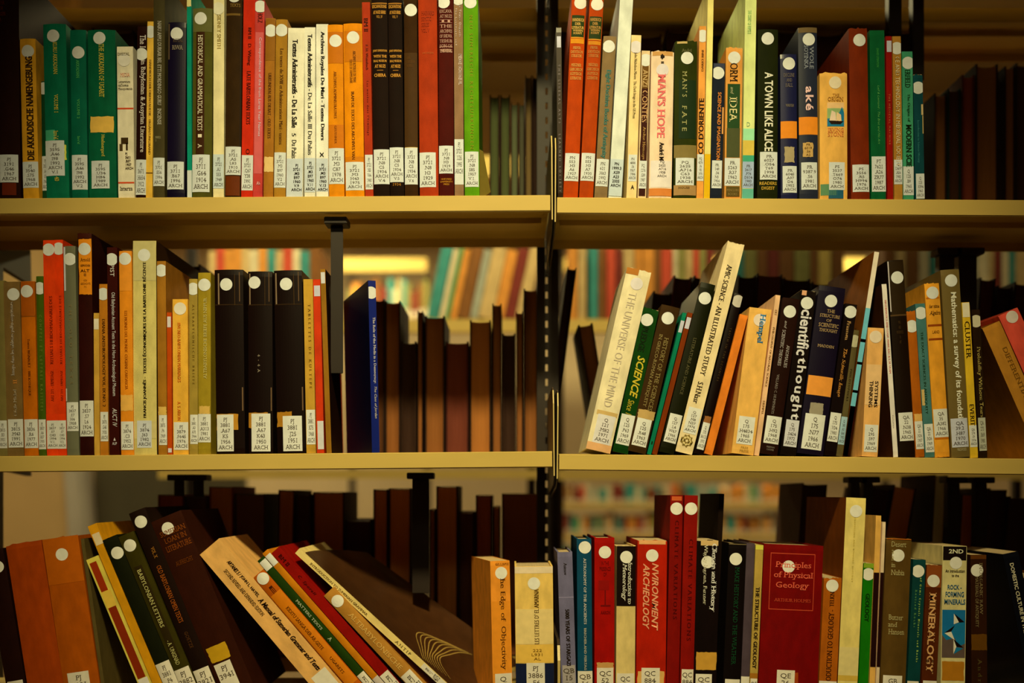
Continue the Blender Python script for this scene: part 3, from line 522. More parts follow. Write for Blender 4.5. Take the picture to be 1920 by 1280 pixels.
# ================================================================ middle shelf, left bay
bk(2, 'olive book cut by the left edge of the photo', -8, -14, 525, 20.5, '665a34', l=(788, 840, .2, 1, 'PJ|3815|.B3|1931|ARCH'))
bk(2, 'grey brown paperback with pale rising French title', 14, 6, 528, 31, '675030', hard=0, s=(552, .6), l=(786, 839, .08, 1, 'PJ|3815|.M43|1991|ARCH'), t=(('U', 566, 704, .35, .62, 'Innaya dans les tablettes paléo-assyriennes', 'a89470', 's'), ('U', 712, 720, .45, .7, 'II', 'c07a38'), ('U', 730, 780, .45, .65, 'Cécile Michel', '9c8862')))
bk(2, 'dull orange book with clear tape band near its top', 45, 37.5, 527, 26.5, 'a05618', s=(546, .45), l=(786, 840, .05, 1, 'PJ|3836|.R6|1977|ARCH'), b=((528, 592, .03, .97, '8c4812', 'tape_patch'), (590, 594, 0, 1, '7a4414')), t=(('D', 635, 742, .4, .6, 'Textes BIGNAULT - BIBLIOTHEQUE', '562c0a'),), d=.15)
bk(2, 'narrow moss green book left of the orange red pair', 72, 66, 517, 14, '3c4a1c', s=(540, .5), l=(786, 842, 0, 1, 'PJ|3837|.A6|H57|1935|ARCH'), t=(('D', 590, 770, .4, .7, 'COMPTES ET LETTRES KASSITES', '6a7034'),))
_o = lambda a: (('U', 555, 752, .42, .62, 'OLD ASSYRIAN ARCHIVES, STUDIES', '8c2c08'), ('D', 680, 752, .42, .62, 'AAT 271 : DUBSEN', '8c2c08'))
_o = (('U', 554, 682, .45, .7, 'RITUALS HEBDOMADAIRES DES', '7c2808'), ('U', 694, 752, .45, .7, 'AAT 271 - ERMITAGE', '7c2808'))
bk(2, 'wider of the two vivid orange red paperbacks', 86, 78.5, 449, 22.5, 'ec4a1e', hard=0, s=(467, .47), l=(788, 841, .05, 1, 'PJ|3837|.E7|O83|1994|V.1.|ARCH'), t=_o, b=((776, 788, 0, 1, 'd8401a', 'tape_patch'),))
bk(2, 'narrower of the two vivid orange red paperbacks', 109, 101.5, 449, 16, 'e0431b', hard=0, s=(466, .5), l=(788, 841, .0, 1, 'PJ|3837|.E7|O83|1994|V.2.|ARCH'), t=_o, b=((776, 788, 0, 1, 'c83c18', 'tape_patch'),))
bk(2, 'grey green book in clear plastic jacket', 125.5, 118, 461, 23, '5c5a42', gl=1, s=(486, .55), l=(754, 808, .05, 1, 'PJ|3837|.E7|H4|1958|ARCH'), b=((463, 545, .03, .18, 'b0a488', 'painted_glint'), (728, 752, .0, .1, 'a89c7c', 'painted_glint')), t=(('D', 570, 720, .4, .62, 'THE OLD TEXTS', '6e6040'),))
bk(2, 'dark maroon tall book with an orange paper top label', 150, 145, 437, 26.5, '2a0f0c', s=(467, .5), l=(751, 818, .02, 1, 'PJ|3837|.S7|L6|1924|ARCH'), b=((448, 552, .08, 1, 'c07422', 'old_label'), (437, 447, .0, 1, '38170c', 'worn_patch')), t=(('H', 484, 490, .2, .9, 'Arnold', '3a200c', 's'), ('H', 496, 500, .2, .9, 'GESPROCHEN', '3a200c', 'b'), ('H', 505, 518, .2, .85, 'ALT|II', '3a200c', 'bc'), ('H', 524, 540, .2, .9, 'VON|GESCHICHTE|1911', '3a200c', 'c')), worn=1)
bk(2, 'very short narrow tan book among the taller ones', 176, 174.5, 586, 10.5, 'ab8038', hard=0, b=((597, 617, .05, .95, 'd0bc88', 'round_sticker'),))
bk(2, 'narrow caramel book with black writing, left of maroon paperback', 188, 185.5, 532, 15.5, '9c6224', hard=0, s=(551, .5), l=(772, 827, .05, 1, 'PJ|3870|.G45|1935|ARCH'), t=(('D', 598, 762, .35, .7, 'DIANA ANTHROPOLOGY VOL. IX NO. 2', '3a200c', 's'),))
bk(2, 'narrow maroon paperback with white museum title', 205, 200, 463, 19.5, '32100e', hard=0, s=(486, .45), t=(('D', 496, 518, .3, .7, 'PIST', 'c4b48c', 'S'), ('D', 548, 742, .3, .75, 'Old Babylonian Account Texts in the Horn Archaeological Museum', 'ccbc94', 'S'), ('D', 765, 800, .35, .8, 'AUCT IV', 'ccbc94', 'i'), ('H', 820, 834, .3, .75, '▲|AUP', 'b8a888', 'c')))
bk(2, 'amber orange book with a small yellow patch low on spine', 226.5, 222.5, 470, 24, 'd27f28', s=(485, .48), l=(790, 843, .02, 1, 'PJ|3874|.C3|1952|ARCH'), b=((740, 770, 0, 1, 'd29a48', 'old_label'), (471, 545, .02, .98, 'd68530', 'tape_patch')), t=(('D', 582, 660, .4, .62, 'LES MOINES DEL MONDE', '8a4a14'), ('D', 664, 730, .4, .62, 'CUGIANI CARDASCIA', '8a4a14')))
bk(2, 'wide grey paperback with rising black French title', 249, 247.5, 450, 44, 'b29c56', hard=0, s=(477, .48), l=(788, 839, .15, .78, 'PJ|3874|.J63|1982|ARCH'), lc='ccc49c', t=(('U', 490, 700, .4, .58, 'TEXTES ÉCONOMIQUES DE LA BABYLONIE RÉCENTE', '17130e', 'sb'), ('U', 706, 783, .4, .58, 'FRANCIS JOANNÈS -', '17130e', 'sb')), cc='2c1c0e', b=((451, 525, .01, .99, 'a8955a', 'tape_patch'), (790, 822, .02, .98, 'b09a5c', 'old_label')), d=.21)
bk(2, 'brown book with tan patch right of the wide grey one', 296.5, 293.5, 489, 17, '8c5e26', s=(507, .5), l=(778, 834, .1, 1, 'PJ|3875|.P6|1969|ARCH'), b=((762, 778, .05, .95, 'b89048', 'old_label'),))
bk(2, 'very short thin rust red book', 313.8, 312, 585, 9, 'a8441a', hard=0, b=((593, 613, .1, .9, 'dccba0', 'round_sticker'), (840, 848, .1, .9, 'd8c8a0')))
bk(2, 'short sunny yellow paperback with red rising title', 324, 322.5, 560, 29, 'd49a3c', hard=0, s=(578, .5), sc='d8c48e', l=(791, 843, .05, 1, 'PJ|3879|.F645|1976|ARCH'), t=(('D', 604, 716, .32, .52, 'FIVE NEO-BABYLONIAN MARRIAGES', 'b85a20'), ('D', 752, 788, .3, .5, 'A. S. ARION', 'b85a20')))
bk(2, 'narrow olive tan book right of the sunny yellow paperback', 354.5, 353.5, 522, 16, '8e7436', s=(541, .5), l=(777, 832, .1, 1, 'PJ|3881|.A3|A7E|1964|ARCH'), t=(('D', 570, 720, .4, .65, 'ALTBABYLONISCHE BRIEFE', '6b5424'),))
bk(2, 'olive gold book left of the black wrapped books', 371.5, 371.5, 511, 24, '8a7228', s=(534, .5), l=(776, 829, .0, 1, 'PJ|3881|.A313|1981|ARCH'), b=((761, 776, .1, .95, 'b89048', 'old_label'),), t=(('U', 558, 710, .45, .7, 'ALTBABYLONISCHE BRIEFE AUS NIPPUR', 'b09c58'),))
for (xb, xt, yt, w_, lb, bb, sx, ll, g1) in (
    (405, 401, 505, 54, 'left black plastic wrapped book, pale glints painted on it', (776, 806, .02, .78, 'a8742c', 'old_label'), (533, .42), (777, 846, .03, .62, 'PJ|3881|.A67|K5|1956|ARCH'), .12),
    (465.5, 463.5, 508, 46, 'middle black plastic wrapped book', (773, 802, .0, .8, '9c6a28', 'old_label'), (529, .28), (775, 846, .12, .9, 'PJ|3881|.A67|K43|1950|ARCH'), .06),
    (520, 513, 507, 53, 'right and widest black plastic wrapped book', (772, 800, .02, .55, '9c6a28', 'old_label'), (533, .44), (780, 846, .22, .9, 'PJ|3881|.J25|1951|ARCH'), .05)):
    bk(2, lb, xb, xt, yt, w_, '140e0d', s=sx, l=ll, b=(bb, (512, 570, g1, g1+.05, '7a6448', 'painted_glint'), (510, 565, .86, .89, '5c4632', 'painted_glint'), (514, 572, .7, .72, '40301f', 'painted_glint'), (570, 572, .02, .98, '2c201a', 'painted_glint'), (726, 770, .92, .96, '6a523a', 'painted_glint')), gl=1, t=(('D', 664, 698, .4, .5, '4 - 4 A', '8a7a5c'),) if 'middle' in lb else (), d=.18)  # glints on the plastic are painted on as paler strips
bk(2, 'tan straw book right of the black wrapped books', 574.5, 568.5, 523, 18, 'b08436', s=None, l=(768, 833, .05, 1, 'PJ|3881|.K75|1968|ARCH'), hard=0, t=(('D', 570, 728, .45, .72, 'TABLETTES DE KULTEPE', '7a5820'),))
bk(2, 'thin tomato red book in the middle row', 594, 586.5, 523, 14, 'b83a20', hard=0, b=((535, 555, .12, .95, 'd8ccaa', 'round_sticker'), (789, 842, .15, 1, 'c8bc96', 'call_number_label')))
bk(2, 'thin light brown book beside the dark hanging strip', 612, 600, 504, 10, '8a6026', hard=0, d=.10, cc='2a1608', b=((510, 531, .1, .9, 'd0c49c', 'round_sticker'),))
B = bk(2, 'slumped royal blue paperback showing its dark front cover', 697.5, 690, 525, 15, '14205a', hard=0, cc='0a0e26', gl=1, yaw=22, d=.17, s=(548, .35), t=(('D', 594, 718, .4, .8, 'The Role of the Media in a Democracy:', 'c8b890', 's'), ('D', 724, 784, .4, .8, 'The Case of Jordan', 'b8a880', 'i')), y=.001)
# ---------------------------------------------------------------- middle shelf, right bay
bk(2, 'fat cream leaning book with torn dust jacket, first by the post', 1096, 1176, 500, 47, 'ead088', s=(527, .52), sc='e6d2a2', l=(773, 826, .18, .9, 'Q|121|.M82|1971|ARCH'), lc='dccb9c', worn=1, hard=1, t=(('D', 544, 758, .3, .62, 'THE UNIVERSE OF THE MIND', 'b8a274', 'S'),), b=((500, 512, .0, .5, 'a86a30', 'worn_patch'), (766, 774, .1, .95, 'c09a58', 'tape_patch'), (826, 845, 0, 1, 'd0985c', 'worn_patch')), d=.17)
bk(2, 'leaning green paperback with yellow and black title', 1147, 1207, 575, 30, '12471c', hard=0, worn=1, s=(597, .38), l=(774, 830, .08, .95, 'Q|125|.P63|1969|ARCH'), t=(('D', 610, 656, .2, .6, 'PLEDGE', '0c200e', 'b'), ('D', 664, 742, .3, .8, 'SCIENCE', 'b89c34', 'bi'), ('D', 746, 774, .3, .7, 'Since 1', 'b89c34', 'i')))
bk(2, 'leaning brown book with tan two line title on antiquity', 1175, 1241, 570, 35, '3a2a1c', s=(593, .48), l=(781, 832, .12, .92, 'Q|125|.R48|1963|ARCH'), b=((765, 781, .08, 1, 'b08c50', 'old_label'),), t=(('D', 628, 765, .55, .78, 'HISTORY OF THE SCIENCES', '8a7444', 's'), ('D', 624, 760, .22, .42, 'IN GRECO-ROMAN ANTIQUITY', '8a7444', 's')))
bk(2, 'very thin bright green leaning book', 1213, 1280.5, 585, 8, '088a52', hard=0, b=((600, 622, .05, .95, 'd8ccaa', 'round_sticker'), (826, 832, .3, .7, '0a3a24')))
bk(2, 'thin rust brown leaning book right of the green sliver', 1222.5, 1290.5, 584, 10, '743416', hard=0, b=((593, 614, .1, .95, 'd8ccaa', 'round_sticker'),))
bk(2, 'black leaning book left of the tall cream one', 1234.5, 1315, 528, 28, '171713', gl=1, s=(556, .5), l=(773, 826, .1, .95, 'Q|127|.L4|W67|1966|ARCH'), t=(('D', 630, 736, .4, .6, 'LITERATURE AND SCIENCE', '5a5438'),))
bk(2, 'tallest cream leaning book with black title, illustrated study', 1265, 1366, 450, 32.5, 'dabc78', hard=0, worn=1, l=(760, 808, .15, .92, 'Q|127|.M8|N37|1976|ARCH'), t=(('D', 492, 560, .3, .6, 'AMIC SCIENCE', '2a2014', 's'), ('D', 564, 700, .3, .6, '- AN ILLUSTRATED STUDY', '2a2014', 's'), ('D', 712, 752, .3, .62, 'S.H.Nasr', '2a2014', 's')), pl=(('7a6434', 'printed_emblem', ((0.879, 822.0), (0.771, 825.2), (0.790, 830.0), (0.644, 830.2), (0.566, 834.3), (0.450, 831.4), (0.311, 832.8), (0.279, 828.1), (0.144, 826.3), (0.212, 822.0), (0.144, 817.7), (0.279, 815.9), (0.311, 811.2), (0.450, 812.6), (0.566, 809.7), (0.644, 813.8), (0.790, 814.0), (0.771, 818.8))), ('c8ac68', 'printed_emblem', ((0.779, 822.0), (0.707, 824.8), (0.697, 828.5), (0.586, 828.8), (0.500, 831.2), (0.414, 828.8), (0.303, 828.5), (0.293, 824.8), (0.221, 822.0), (0.293, 819.2), (0.303, 815.5), (0.414, 815.2), (0.500, 812.8), (0.586, 815.2), (0.697, 815.5), (0.707, 819.2))), ('7a6434', 'printed_emblem', ((0.706, 822.0), (0.620, 823.9), (0.628, 827.3), (0.530, 826.3), (0.454, 828.6), (0.417, 825.4), (0.314, 825.0), (0.367, 822.0), (0.314, 819.0), (0.417, 818.6), (0.454, 815.4), (0.530, 817.7), (0.628, 816.7), (0.620, 820.1))), ('d0b474', 'printed_emblem', ((0.591, 822.0), (0.549, 823.2), (0.528, 824.9), (0.481, 823.9), (0.426, 823.8), (0.439, 822.0), (0.426, 820.2), (0.481, 820.1), (0.528, 819.1), (0.549, 820.8)))))
bk(2, 'black leaning book right of the tall cream one', 1300.5, 1378, 548, 17, '120d0b', hard=1, gl=1, s=(562, .6), sc='b0a07a', l=(790, 840, .15, .95, 'Q|175|.B6113|1971|ARCH'), b=((778, 790, .15, .95, '8a5a34', 'old_label'),), t=(('D', 612, 712, .45, .65, 'TRUTH IN THE SCIENCES', '4a3a28'),), d=.17)
bk(2, 'leaning orange book seen from its page edges', 1320, 1388, 588, 15.5, 'c8702c', hard=0, b=(), pages=(.6, .3, .12))
bk(2, 'wide glowing yellow paperback with blue letters at its top', 1371, 1406, 575, 42, 'e0a650', hard=0, sc='dcc08c', s=(597, .52), l=(778, 830, .15, .88, 'Q|175|.H4834|1965|ARCH'), t=(('D', 585, 640, .45, .78, 'Hempel', '2c6a86', 'sb'), ('H', 834, 844, .35, .75, 'FREE|PRESS', '9a7838', 'c')), d=.15)
bk(2, 'very thin peach paperback with faint title, natural science', 1414.5, 1455, 552, 9.5, 'd6a46a', hard=0, t=(('D', 580, 590, .3, .7, 'EXT', '6a4420'), ('D', 612, 724, .3, .7, 'PHILOSOPHY OF NATURAL SCIENCE', '7a5428'), ('D', 750, 776, .3, .7, 'HEMPEL', '7a5428')))
bk(2, 'dark plum book with white title on theories, leaning slightly', 1424.5, 1468, 557, 33, '21110f', s=(582, .5), l=(778, 829, .08, .95, 'Q|175|.H92|1968|ARCH'), t=(('D', 600, 614, .3, .45, 'and', '9a8a70', 'i'), ('D', 617, 684, .24, .42, 'SCIENTIFIC THEORIES', '9a8a70', 's'), ('D', 644, 686, .6, .78, 'ANOMALIES', '9a8a70', 's'), ('D', 691, 696, .1, .7, '|', '9a8a70'), ('D', 700, 774, .28, .42, 'WILLARD C. HUMPHREYS', '7a6c58', 's'), ('H', 834, 842, .3, .75, 'FREEMAN|COOPER', '7a6c58', 'c')))
bk(2, 'black paperback with big bold white word thought', 1463, 1502, 542, 30, '100c0c', hard=0, worn=1, s=(566, .5), b=((543, 552, .1, .4, 'c08a5c', 'worn_patch'),), l=(785, 835, .12, .95, 'Q|175|.S424|1972|ARCH'), lc='ccc09a', t=(('D', 578, 664, .2, .95, 'cientific', 'dccca0', 'bS'), ('D', 668, 784, .2, .95, 'thought', 'dccca0', 'bS')))
bk(2, 'wide navy black book with an orange band, leaning slightly', 1494, 1537, 534, 50, '151418', gl=1, s=(561, .5), l=(773, 839, .12, .88, 'Q|175|.N77|1966|ARCH'), b=((702, 738, .04, .98, 'd88a3c'), (752, 774, .25, .75, '8a7c5c', 'old_label')), t=(('H', 577, 583, .4, .7, 'THE', '9a7c50', 's'), ('H', 586, 592, .16, .92, 'STRUCTURE', '9a7c50', 's'), ('H', 595, 600, .42, .62, 'OF', '9a7c50', 's'), ('H', 603, 610, .16, .92, 'SCIENTIFIC', '9a7c50', 's'), ('H', 613, 619, .2, .9, 'THOUGHT', '9a7c50', 's'), ('H', 643, 648, .22, .85, 'MADDEN', '9a7c50', 's')))
bk(2, 'narrow black paperback with orange italic word Image', 1545, 1586, 568, 22.5, '110d0b', hard=0, gl=1, s=(583, .5), l=(772, 826, .05, .95, 'Q|175|.V34|1980|ARCH'), t=(('D', 600, 636, .35, .65, 'Fraassen', 'b88a50', 's'), ('D', 652, 742, .3, .68, 'The Scientific Image', 'b87c3c', 'si')))
bk(2, 'narrow olive grey book behind the blue striped large one', 1568, 1600, 617, 13, '544a30', hard=1, s=(638, .5), sc='a09468', l=(780, 832, .05, 1, 'Q|180|.A1|G66|1952|ARCH'), lc='8a9a84', t=(('D', 690, 750, .4, .68, 'PHILOSOPHERS', '2a2418'),))
bk(2, 'large thin leaning book with cream and sky blue striped spine', 1581, 1641, 470, 9.5, '6b3f1c', hard=0, b=((576, 858, 0, 1, '7cc0a4'), (470, 576, 0, 1, 'dcc48c'), (634, 640, 0, 1, 'c8b878'), (677, 682, 0, 1, 'c8b878'), (730, 735, 0, 1, 'c8b878'), (760, 860, 0, 1, 'a8ccb0')), d=.22, pages=(.5, .3, .14))
bk(2, 'short tan book with black stencil word THINKING', 1617, 1629, 613, 30, 'cb9450', hard=0, s=(630, .5), sc='d8bc84', l=(795, 846, .1, .95, 'Q|295|.S97|1969|ARCH'), b=((682, 758, .02, .98, 'd3a564', 'tape_patch'),), t=(('D', 713, 762, .6, .82, 'SYSTEMS', '1c140c', 'b'), ('D', 713, 762, .25, .5, 'THINKING', '1c140c', 'b')), d=.15)
bk(2, 'thin cream paperback with red title, left of black jacketed book', 1676, 1654, 532, 9.5, 'd6c392', hard=0, cc='3a2210', t=(('D', 562, 700, .35, .7, 'MATHEMATICS AND LOGIC MARK KAC & S. M. ULAM', 'b86048'), ('D', 778, 802, .3, .6, 'Calculus', '6a5a40')))
bk(2, 'black book in a clear jacket leaning left, middle right', 1687, 1664, 488, 31, '181310', gl=1, s=(521, .55), l=(774, 827, .1, .97, 'QA|22|.N38|1965|ARCH'), b=((490, 584, .02, .08, 'a8987a', 'painted_glint'), (490, 590, .08, .97, '251d18', 'plastic_jacket'), (590, 593, 0, 1, '4a3826', 'painted_glint')), t=(('H', 602, 645, .3, .7, 'MAN|AND|MATHEMATICS|IN|ART', '3f3022', 'c'),), worn=0)
bk(2, 'rust brown book with cream tape above its label, middle right', 1717.5, 1700, 582, 17, '93501c', s=(612, .48), l=(790, 842, .1, 1, 'QA|22|.N36|1957|ARCH'), b=((776, 790, .1, 1, 'b88a48', 'old_label'),), worn=1)
bk(2, 'teal grey paperback with dark title on exact sciences', 1735.5, 1717, 569, 18.5, '3e6054', hard=0, s=(587, .5), l=(795, 848, .1, 1, 'QA|22|.N36|1969|ARCH'), t=(('D', 622, 776, .3, .6, 'THE EXACT SCIENCES IN ANTIQUITY', '1c3428', 'S'),), b=((730, 760, .05, .35, 'a88a50', 'worn_patch'),))
bk(2, 'amber orange book with red brown bands, Algebra', 1755.5, 1735, 530, 28, 'cc8830', s=(549, .5), l=(767, 820, .05, 1, 'QA|35|.A382|1966|ARCH'), b=((557, 560, .05, .95, 'a05a1c'), (608, 612, .05, 1, '7a3a14'), (634, 638, .05, 1, '7a3a14'), (820, 824, .05, 1, 'a05a1c')), t=(('H', 571, 577, .2, .9, 'der nüme', '3a2010'), ('H', 583, 592, .2, .95, 'Algebra', '3a2010', 'si'), ('H', 620, 625, .3, .8, 'LAND', '5a3414')), worn=1)
bk(2, 'olive brown tall book with bold cream title on mathematics', 1785, 1764, 506, 35, '60502f', s=(527, .52), l=(785, 839, .05, .95, 'QA|39.2|.H87|1970|ARCH'), lc='d0c6a2', t=(('D', 549, 785, .35, .75, 'Mathematics: a survey of its foundati', 'd4c48c', 'bS'), ('H', 841, 846, .3, .8, 'WADSWORTH', '9a8a5c')), gl=1)
bk(2, 'narrow yellow paperback with black word CLUSTER', 1821.5, 1805, 566, 15, 'b8902c', hard=0, b=((567, 594, .05, .95, 'd0bc84', 'round_sticker'),), l=(797, 838, .05, 1, 'QA|278|.E9|1974|ARCH'), t=(('D', 602, 672, .2, .85, 'CLUSTER', '1a130a', 's'), ('D', 758, 798, .25, .8, 'EVERIT', '1a130a', 's')))
bk(2, 'narrow dark book with gold title on probability', 1837.5, 1823, 580, 15.5, '211813', hard=0, s=(602, .45), sc='a8986c', l=(783, 845, .05, .97, 'QA|273|.R69|1980|ARCH'), lc='98906c', t=(('D', 650, 782, .25, .8, 'Probability Without Tears', 'a08848', 's'),))
bk(2, 'tan book in shadow leaning left against the coral one', 1951, 1843, 615, 36, '9a682c', s=None, t=(('D', 660, 760, .5, .75, 'DIFFERENTIAL', '6a4820'),), d=.16, hard=1, lc='c0a870')
bk(2, 'coral pink leaning book at the right edge, white dot', 1993, 1872.5, 592, 40, 'c8503c', s=(603, .55), sc='d4bc8c', d=.16, hard=1)

# ================================================================ lower shelf, left bay
bk(3, 'almost black book at the lower left edge', 17, -32, 1033, 37, '1a0e08', s=(1066, .6), sc='7a6c44', l=(1279, 1320, .1, .9, None))
bk(3, 'left one of two wide orange brown cloth books', 55.5, 8, 1022, 68, '7a3408', worn=1, d=.18)
bk(3, 'right one of two wide orange brown cloth books', 124, 77.5, 1011, 68, '84420a', worn=1, s=(1044, .5), l=(1264, 1312, .15, .75, 'PJ|4001'), d=.18, b=((1012, 1098, .0, 1, '8c480a', 'tape_patch'),))
bk(3, 'slim grey book leaning beside the orange brown pair', 193.5, 149, 1010, 7, '4a4028', hard=0, y=.004)
bk(3, 'thin pale green leaning book with torn red strips', 276, 160, 1050, 24, 'aa9440', hard=0, b=((1058, 1112, .15, .72, '7c2c0a', 'worn_patch'), (1112, 1142, .1, .9, 'b8923c', 'worn_patch'), (1142, 1275, .15, .8, '6e2809', 'worn_patch'), (1276, 1320, .1, .9, 'b8a880', 'call_number_label')))
bk(3, 'ochre stained leaning book beside the torn red strips', 303, 162, 987, 18.5, 'a5701c', hard=0, b=((1003, 1024, .1, .9, 'c8aa70', 'round_sticker'),), d=.14)
bk(3, 'navy black leaning book, white dot, left of olive one', 324, 191, 1013, 29.5, '12120f', s=(1043, .6), l=(1247, 1312, .0, .95, 'PJ|3881|.P4|1934|ARCH'))
bk(3, 'dark olive leaning book with cream title LETTERS', 355, 221.5, 1007, 31, '2f2d14', s=(1028, .5), l=(1258, 1312, .0, .95, 'PJ|3882|.P4'), b=((1066, 1240, .2, .7, '262110'),), t=(('D', 1072, 1180, .3, .55, 'BABYLONIAN LETTERS', 'a09254', 's'), ('D', 1205, 1250, .3, .55, '- A. UNGNAD', 'a09254', 's')))
bk(3, 'black leaning book with red brown title on omen texts', 388.5, 240.5, 963, 33, '17100e', s=(984, .5), l=(1259, 1312, .0, .95, 'PJ|3921|.O5'), t=(('D', 1032, 1052, .45, .65, 'VOL. X', '8a5a28'), ('D', 1066, 1172, .35, .62, 'OLD BABYLONIAN OMEN TEXTS', '8a4820', 's'), ('D', 1190, 1220, .4, .6, 'GOETZE', '4a3020')))
bk(3, 'wide dark maroon leaning book with gold patch low down', 424.5, 280, 980, 63, '2b150f', s=(1001, .45), l=(1251, 1312, .12, .65, 'PJ|3941'), t=(('H', 1003, 1012, .15, .95, 'SUMERIAN', '6a381c', 's'), ('H', 1016, 1025, .2, .9, 'LOAN IN', '6a381c', 's'), ('H', 1030, 1040, .15, .95, 'LITERATURE', '6a381c', 's'), ('H', 1060, 1068, .25, .8, 'AUFRECHT', '5a3018')), b=((1219, 1247, .1, .72, 'a07822', 'old_label'),), d=.19)
bk(3, 'wide cream steeply leaning book with black bold italic title', 616, 373, 1040, 48.5, 'e8aa58', hard=0, t=(('D', 1073, 1100, .62, .78, 'ARTANES 5 /', '1c140a', 'bi'), ('D', 1101, 1140, .62, .78, 'JOHN L. HAYES,', '1c140a', 'b'), ('D', 1143, 1276, .58, .78, 'A Manual of Sumerian Grammar and Texts', '1c140a', 'bsi'), ('D', 1080, 1165, .3, .45, 'SECOND REVISED AND EXPANDED EDITION', '3a2a14', 's')), l=(1278, 1312, .2, .9, None), d=.16)
bk(3, 'rust orange steeply leaning book with a round white dot', 682, 474, 1083, 26.5, '9a4c14', s=(1093, .5), b=((1120, 1290, .05, .95, 'b0651c', 'tape_patch'),), t=(('D', 1108, 1120, .4, .65, 'E', '3a1c08'), ('D', 1146, 1225, .35, .6, 'KIDITU SANGA DER AR-GISTE', '3a1c08'), ('D', 1240, 1270, .4, .6, 'UGARETS', '3a1c08')))
bk(3, 'steeply leaning bottle green book with pale lettering', 719, 481.5, 1052, 16.5, '1c3018', b=((1056, 1072, .05, .95, 'c0b488', 'round_sticker'),), l=(1268, 1310, 0, 1, 'PJ|4051'), t=(('D', 1130, 1185, .35, .65, 'MATTERS TEXTS', 'a09c6c', 's'), ('D', 1200, 1206, .3, .7, 'A', 'a09c6c')))
bk(3, 'thin amber steeply leaning book between green and crimson', 743, 491, 1038, 13.5, 'a8661c', b=((1044, 1062, .05, .95, 'c0b488', 'round_sticker'), (1274, 1300, 0, 1, 'a89472', 'call_number_label')))
bk(3, 'steeply leaning crimson book with dark lettering', 763, 508.5, 1037, 20, '7c1210', l=(1268, 1312, 0, 1, 'PJ|4061'), t=(('D', 1046, 1066, .3, .65, 'BM II', '300808', 's'), ('D', 1086, 1122, .35, .7, 'C. Sporell', '300808', 'i')), hard=0)
bk(3, 'caramel steeply leaning book with faint gold title', 803, 607, 1117, 26, '9a6a30', s=(1135, .5), t=(('D', 1158, 1262, .35, .7, 'ALTBABYLONISCHE', 'b88c48', 's'),), l=(1270, 1312, .05, .95, 'PJ|4071'), d=.15)
CB = bk(3, 'thin pale yellow book leaning steeply, brown back cover flopping open', 868, 552, 1037, 13, 'c8a85c', hard=0, t=(('D', 1060, 1158, .3, .65, 'INTRODUCTION TO SUMERIAN GRAMMAR', '5a4420'), ('D', 1206, 1232, .3, .7, 'ANTIP', '6a5a34')), d=.20, l=(1252, 1312, .05, .95, 'PJ|4075'))
# its loose back cover, curving down to the right, with yellow line drawing
bm = bmesh.new(); n = 14; rows = []
h_ = CB.h; 
def cov(s, q):   # s: up along the spine 0..1, q: from spine to fore edge 0..1
    z = h_*(.02+.95*s); y = .003+.195*math.sin(q*1.25)/math.sin(1.25)
    x = CB.w+.0008+.070*q*q*(1.05-s*.55)
    return x, y, z-.055*q*q
for j in range(n+1): rows.append([bm.verts.new(cov(j/n, i/n)) for i in range(n+1)])
for j in range(n):
    for i in range(n): bm.faces.new((rows[j][i], rows[j][i+1], rows[j+1][i+1], rows[j+1][i]))
bmesh.ops.solidify(bm, geom=bm.faces[:], thickness=.0005)
cv = link('loose_back_cover', bm, mat_surface('glossy_cover', (.13, .05, .018), .35, .15, 40, coat=.3), CB.root)
bm = bmesh.new()
for q in range(9):
    prev = None
    for i in range(25):
        s = .10+.020*q*.9+.020*math.sin(i*.33+q*.3); qq = .12+i*.024-q*.012
        if qq < .02: continue
        s2 = s+.12*math.sin(i*.12)
        x, y, z = cov(s2, min(.95, qq)); xx, yy, zz = cov(s2+.006, min(.95, qq))
        a = bm.verts.new((x+.0006, y-.0004, z)); b_ = bm.verts.new((xx+.0006, yy-.0004, zz))
        if prev: bm.faces.new((prev[0], a, b_, prev[1]))
        prev = (a, b_)
link('line_drawing', bm, mat_ink((.42, .27, .07)), cv)
# ---------------------------------------------------------------- lower shelf, right bay
bk(3, 'orange paperback standing askew with title about objectivity', 925, 919, 1052, 38, 'd58432', hard=0, yaw=14, s=(1075, .55), sc='d0b888', l=(1264, 1312, .12, .98, 'Q|175'), t=(('D', 1085, 1258, .42, .74, 'he Edge of  Objectivity', '4a2c10', 's'), ('H', 1056, 1060, .25, .95, 'GILLISPIE', '6a3c14')), b=((1128, 1264, .02, .98, 'cf7f2c', 'tape_patch'),), d=.14, pages=(.75, .52, .26))
bk(3, 'short wide cream book with yellow bands, navy foot', 968, 965, 1062, 72, 'd8ac54', hard=1, s=(1094, .5), sc='dcc898', t=(('U', 1104, 1208, .5, .62, "LES LETTRES D' EL AMARNA", '4a3414', 's'), ('H', 1217, 1238, .42, .7, '222|L931|AL', '6a4c1c', 'c')), b=((1062, 1075, 0, 1, 'e0c080'), (1142, 1208, .01, .99, 'dcb868', 'tape_patch'), (1209, 1243, .01, .99, 'c89a44', 'tape_patch'), (1244, 1326, 0, 1, '12182a')), l=(1243, 1312, .28, .76, 'PJ|3886|.E6|A7'), d=.12)
bk(3, 'blue grey book with dark title about stargazing', 1054, 1045, 1035, 28.5, '625c60', t=(('D', 1055, 1078, .4, .6, 'Asimov', '2a2420'), ('D', 1142, 1248, .4, .68, '5000 YEARS OF STARGAZI', '221c18', 'b')), b=((1119, 1121, 0, 1, '7a7070'),), l=(1247, 1310, .1, .95, 'QB|15|.B6|C4'), lc='8e8068', d=.15)
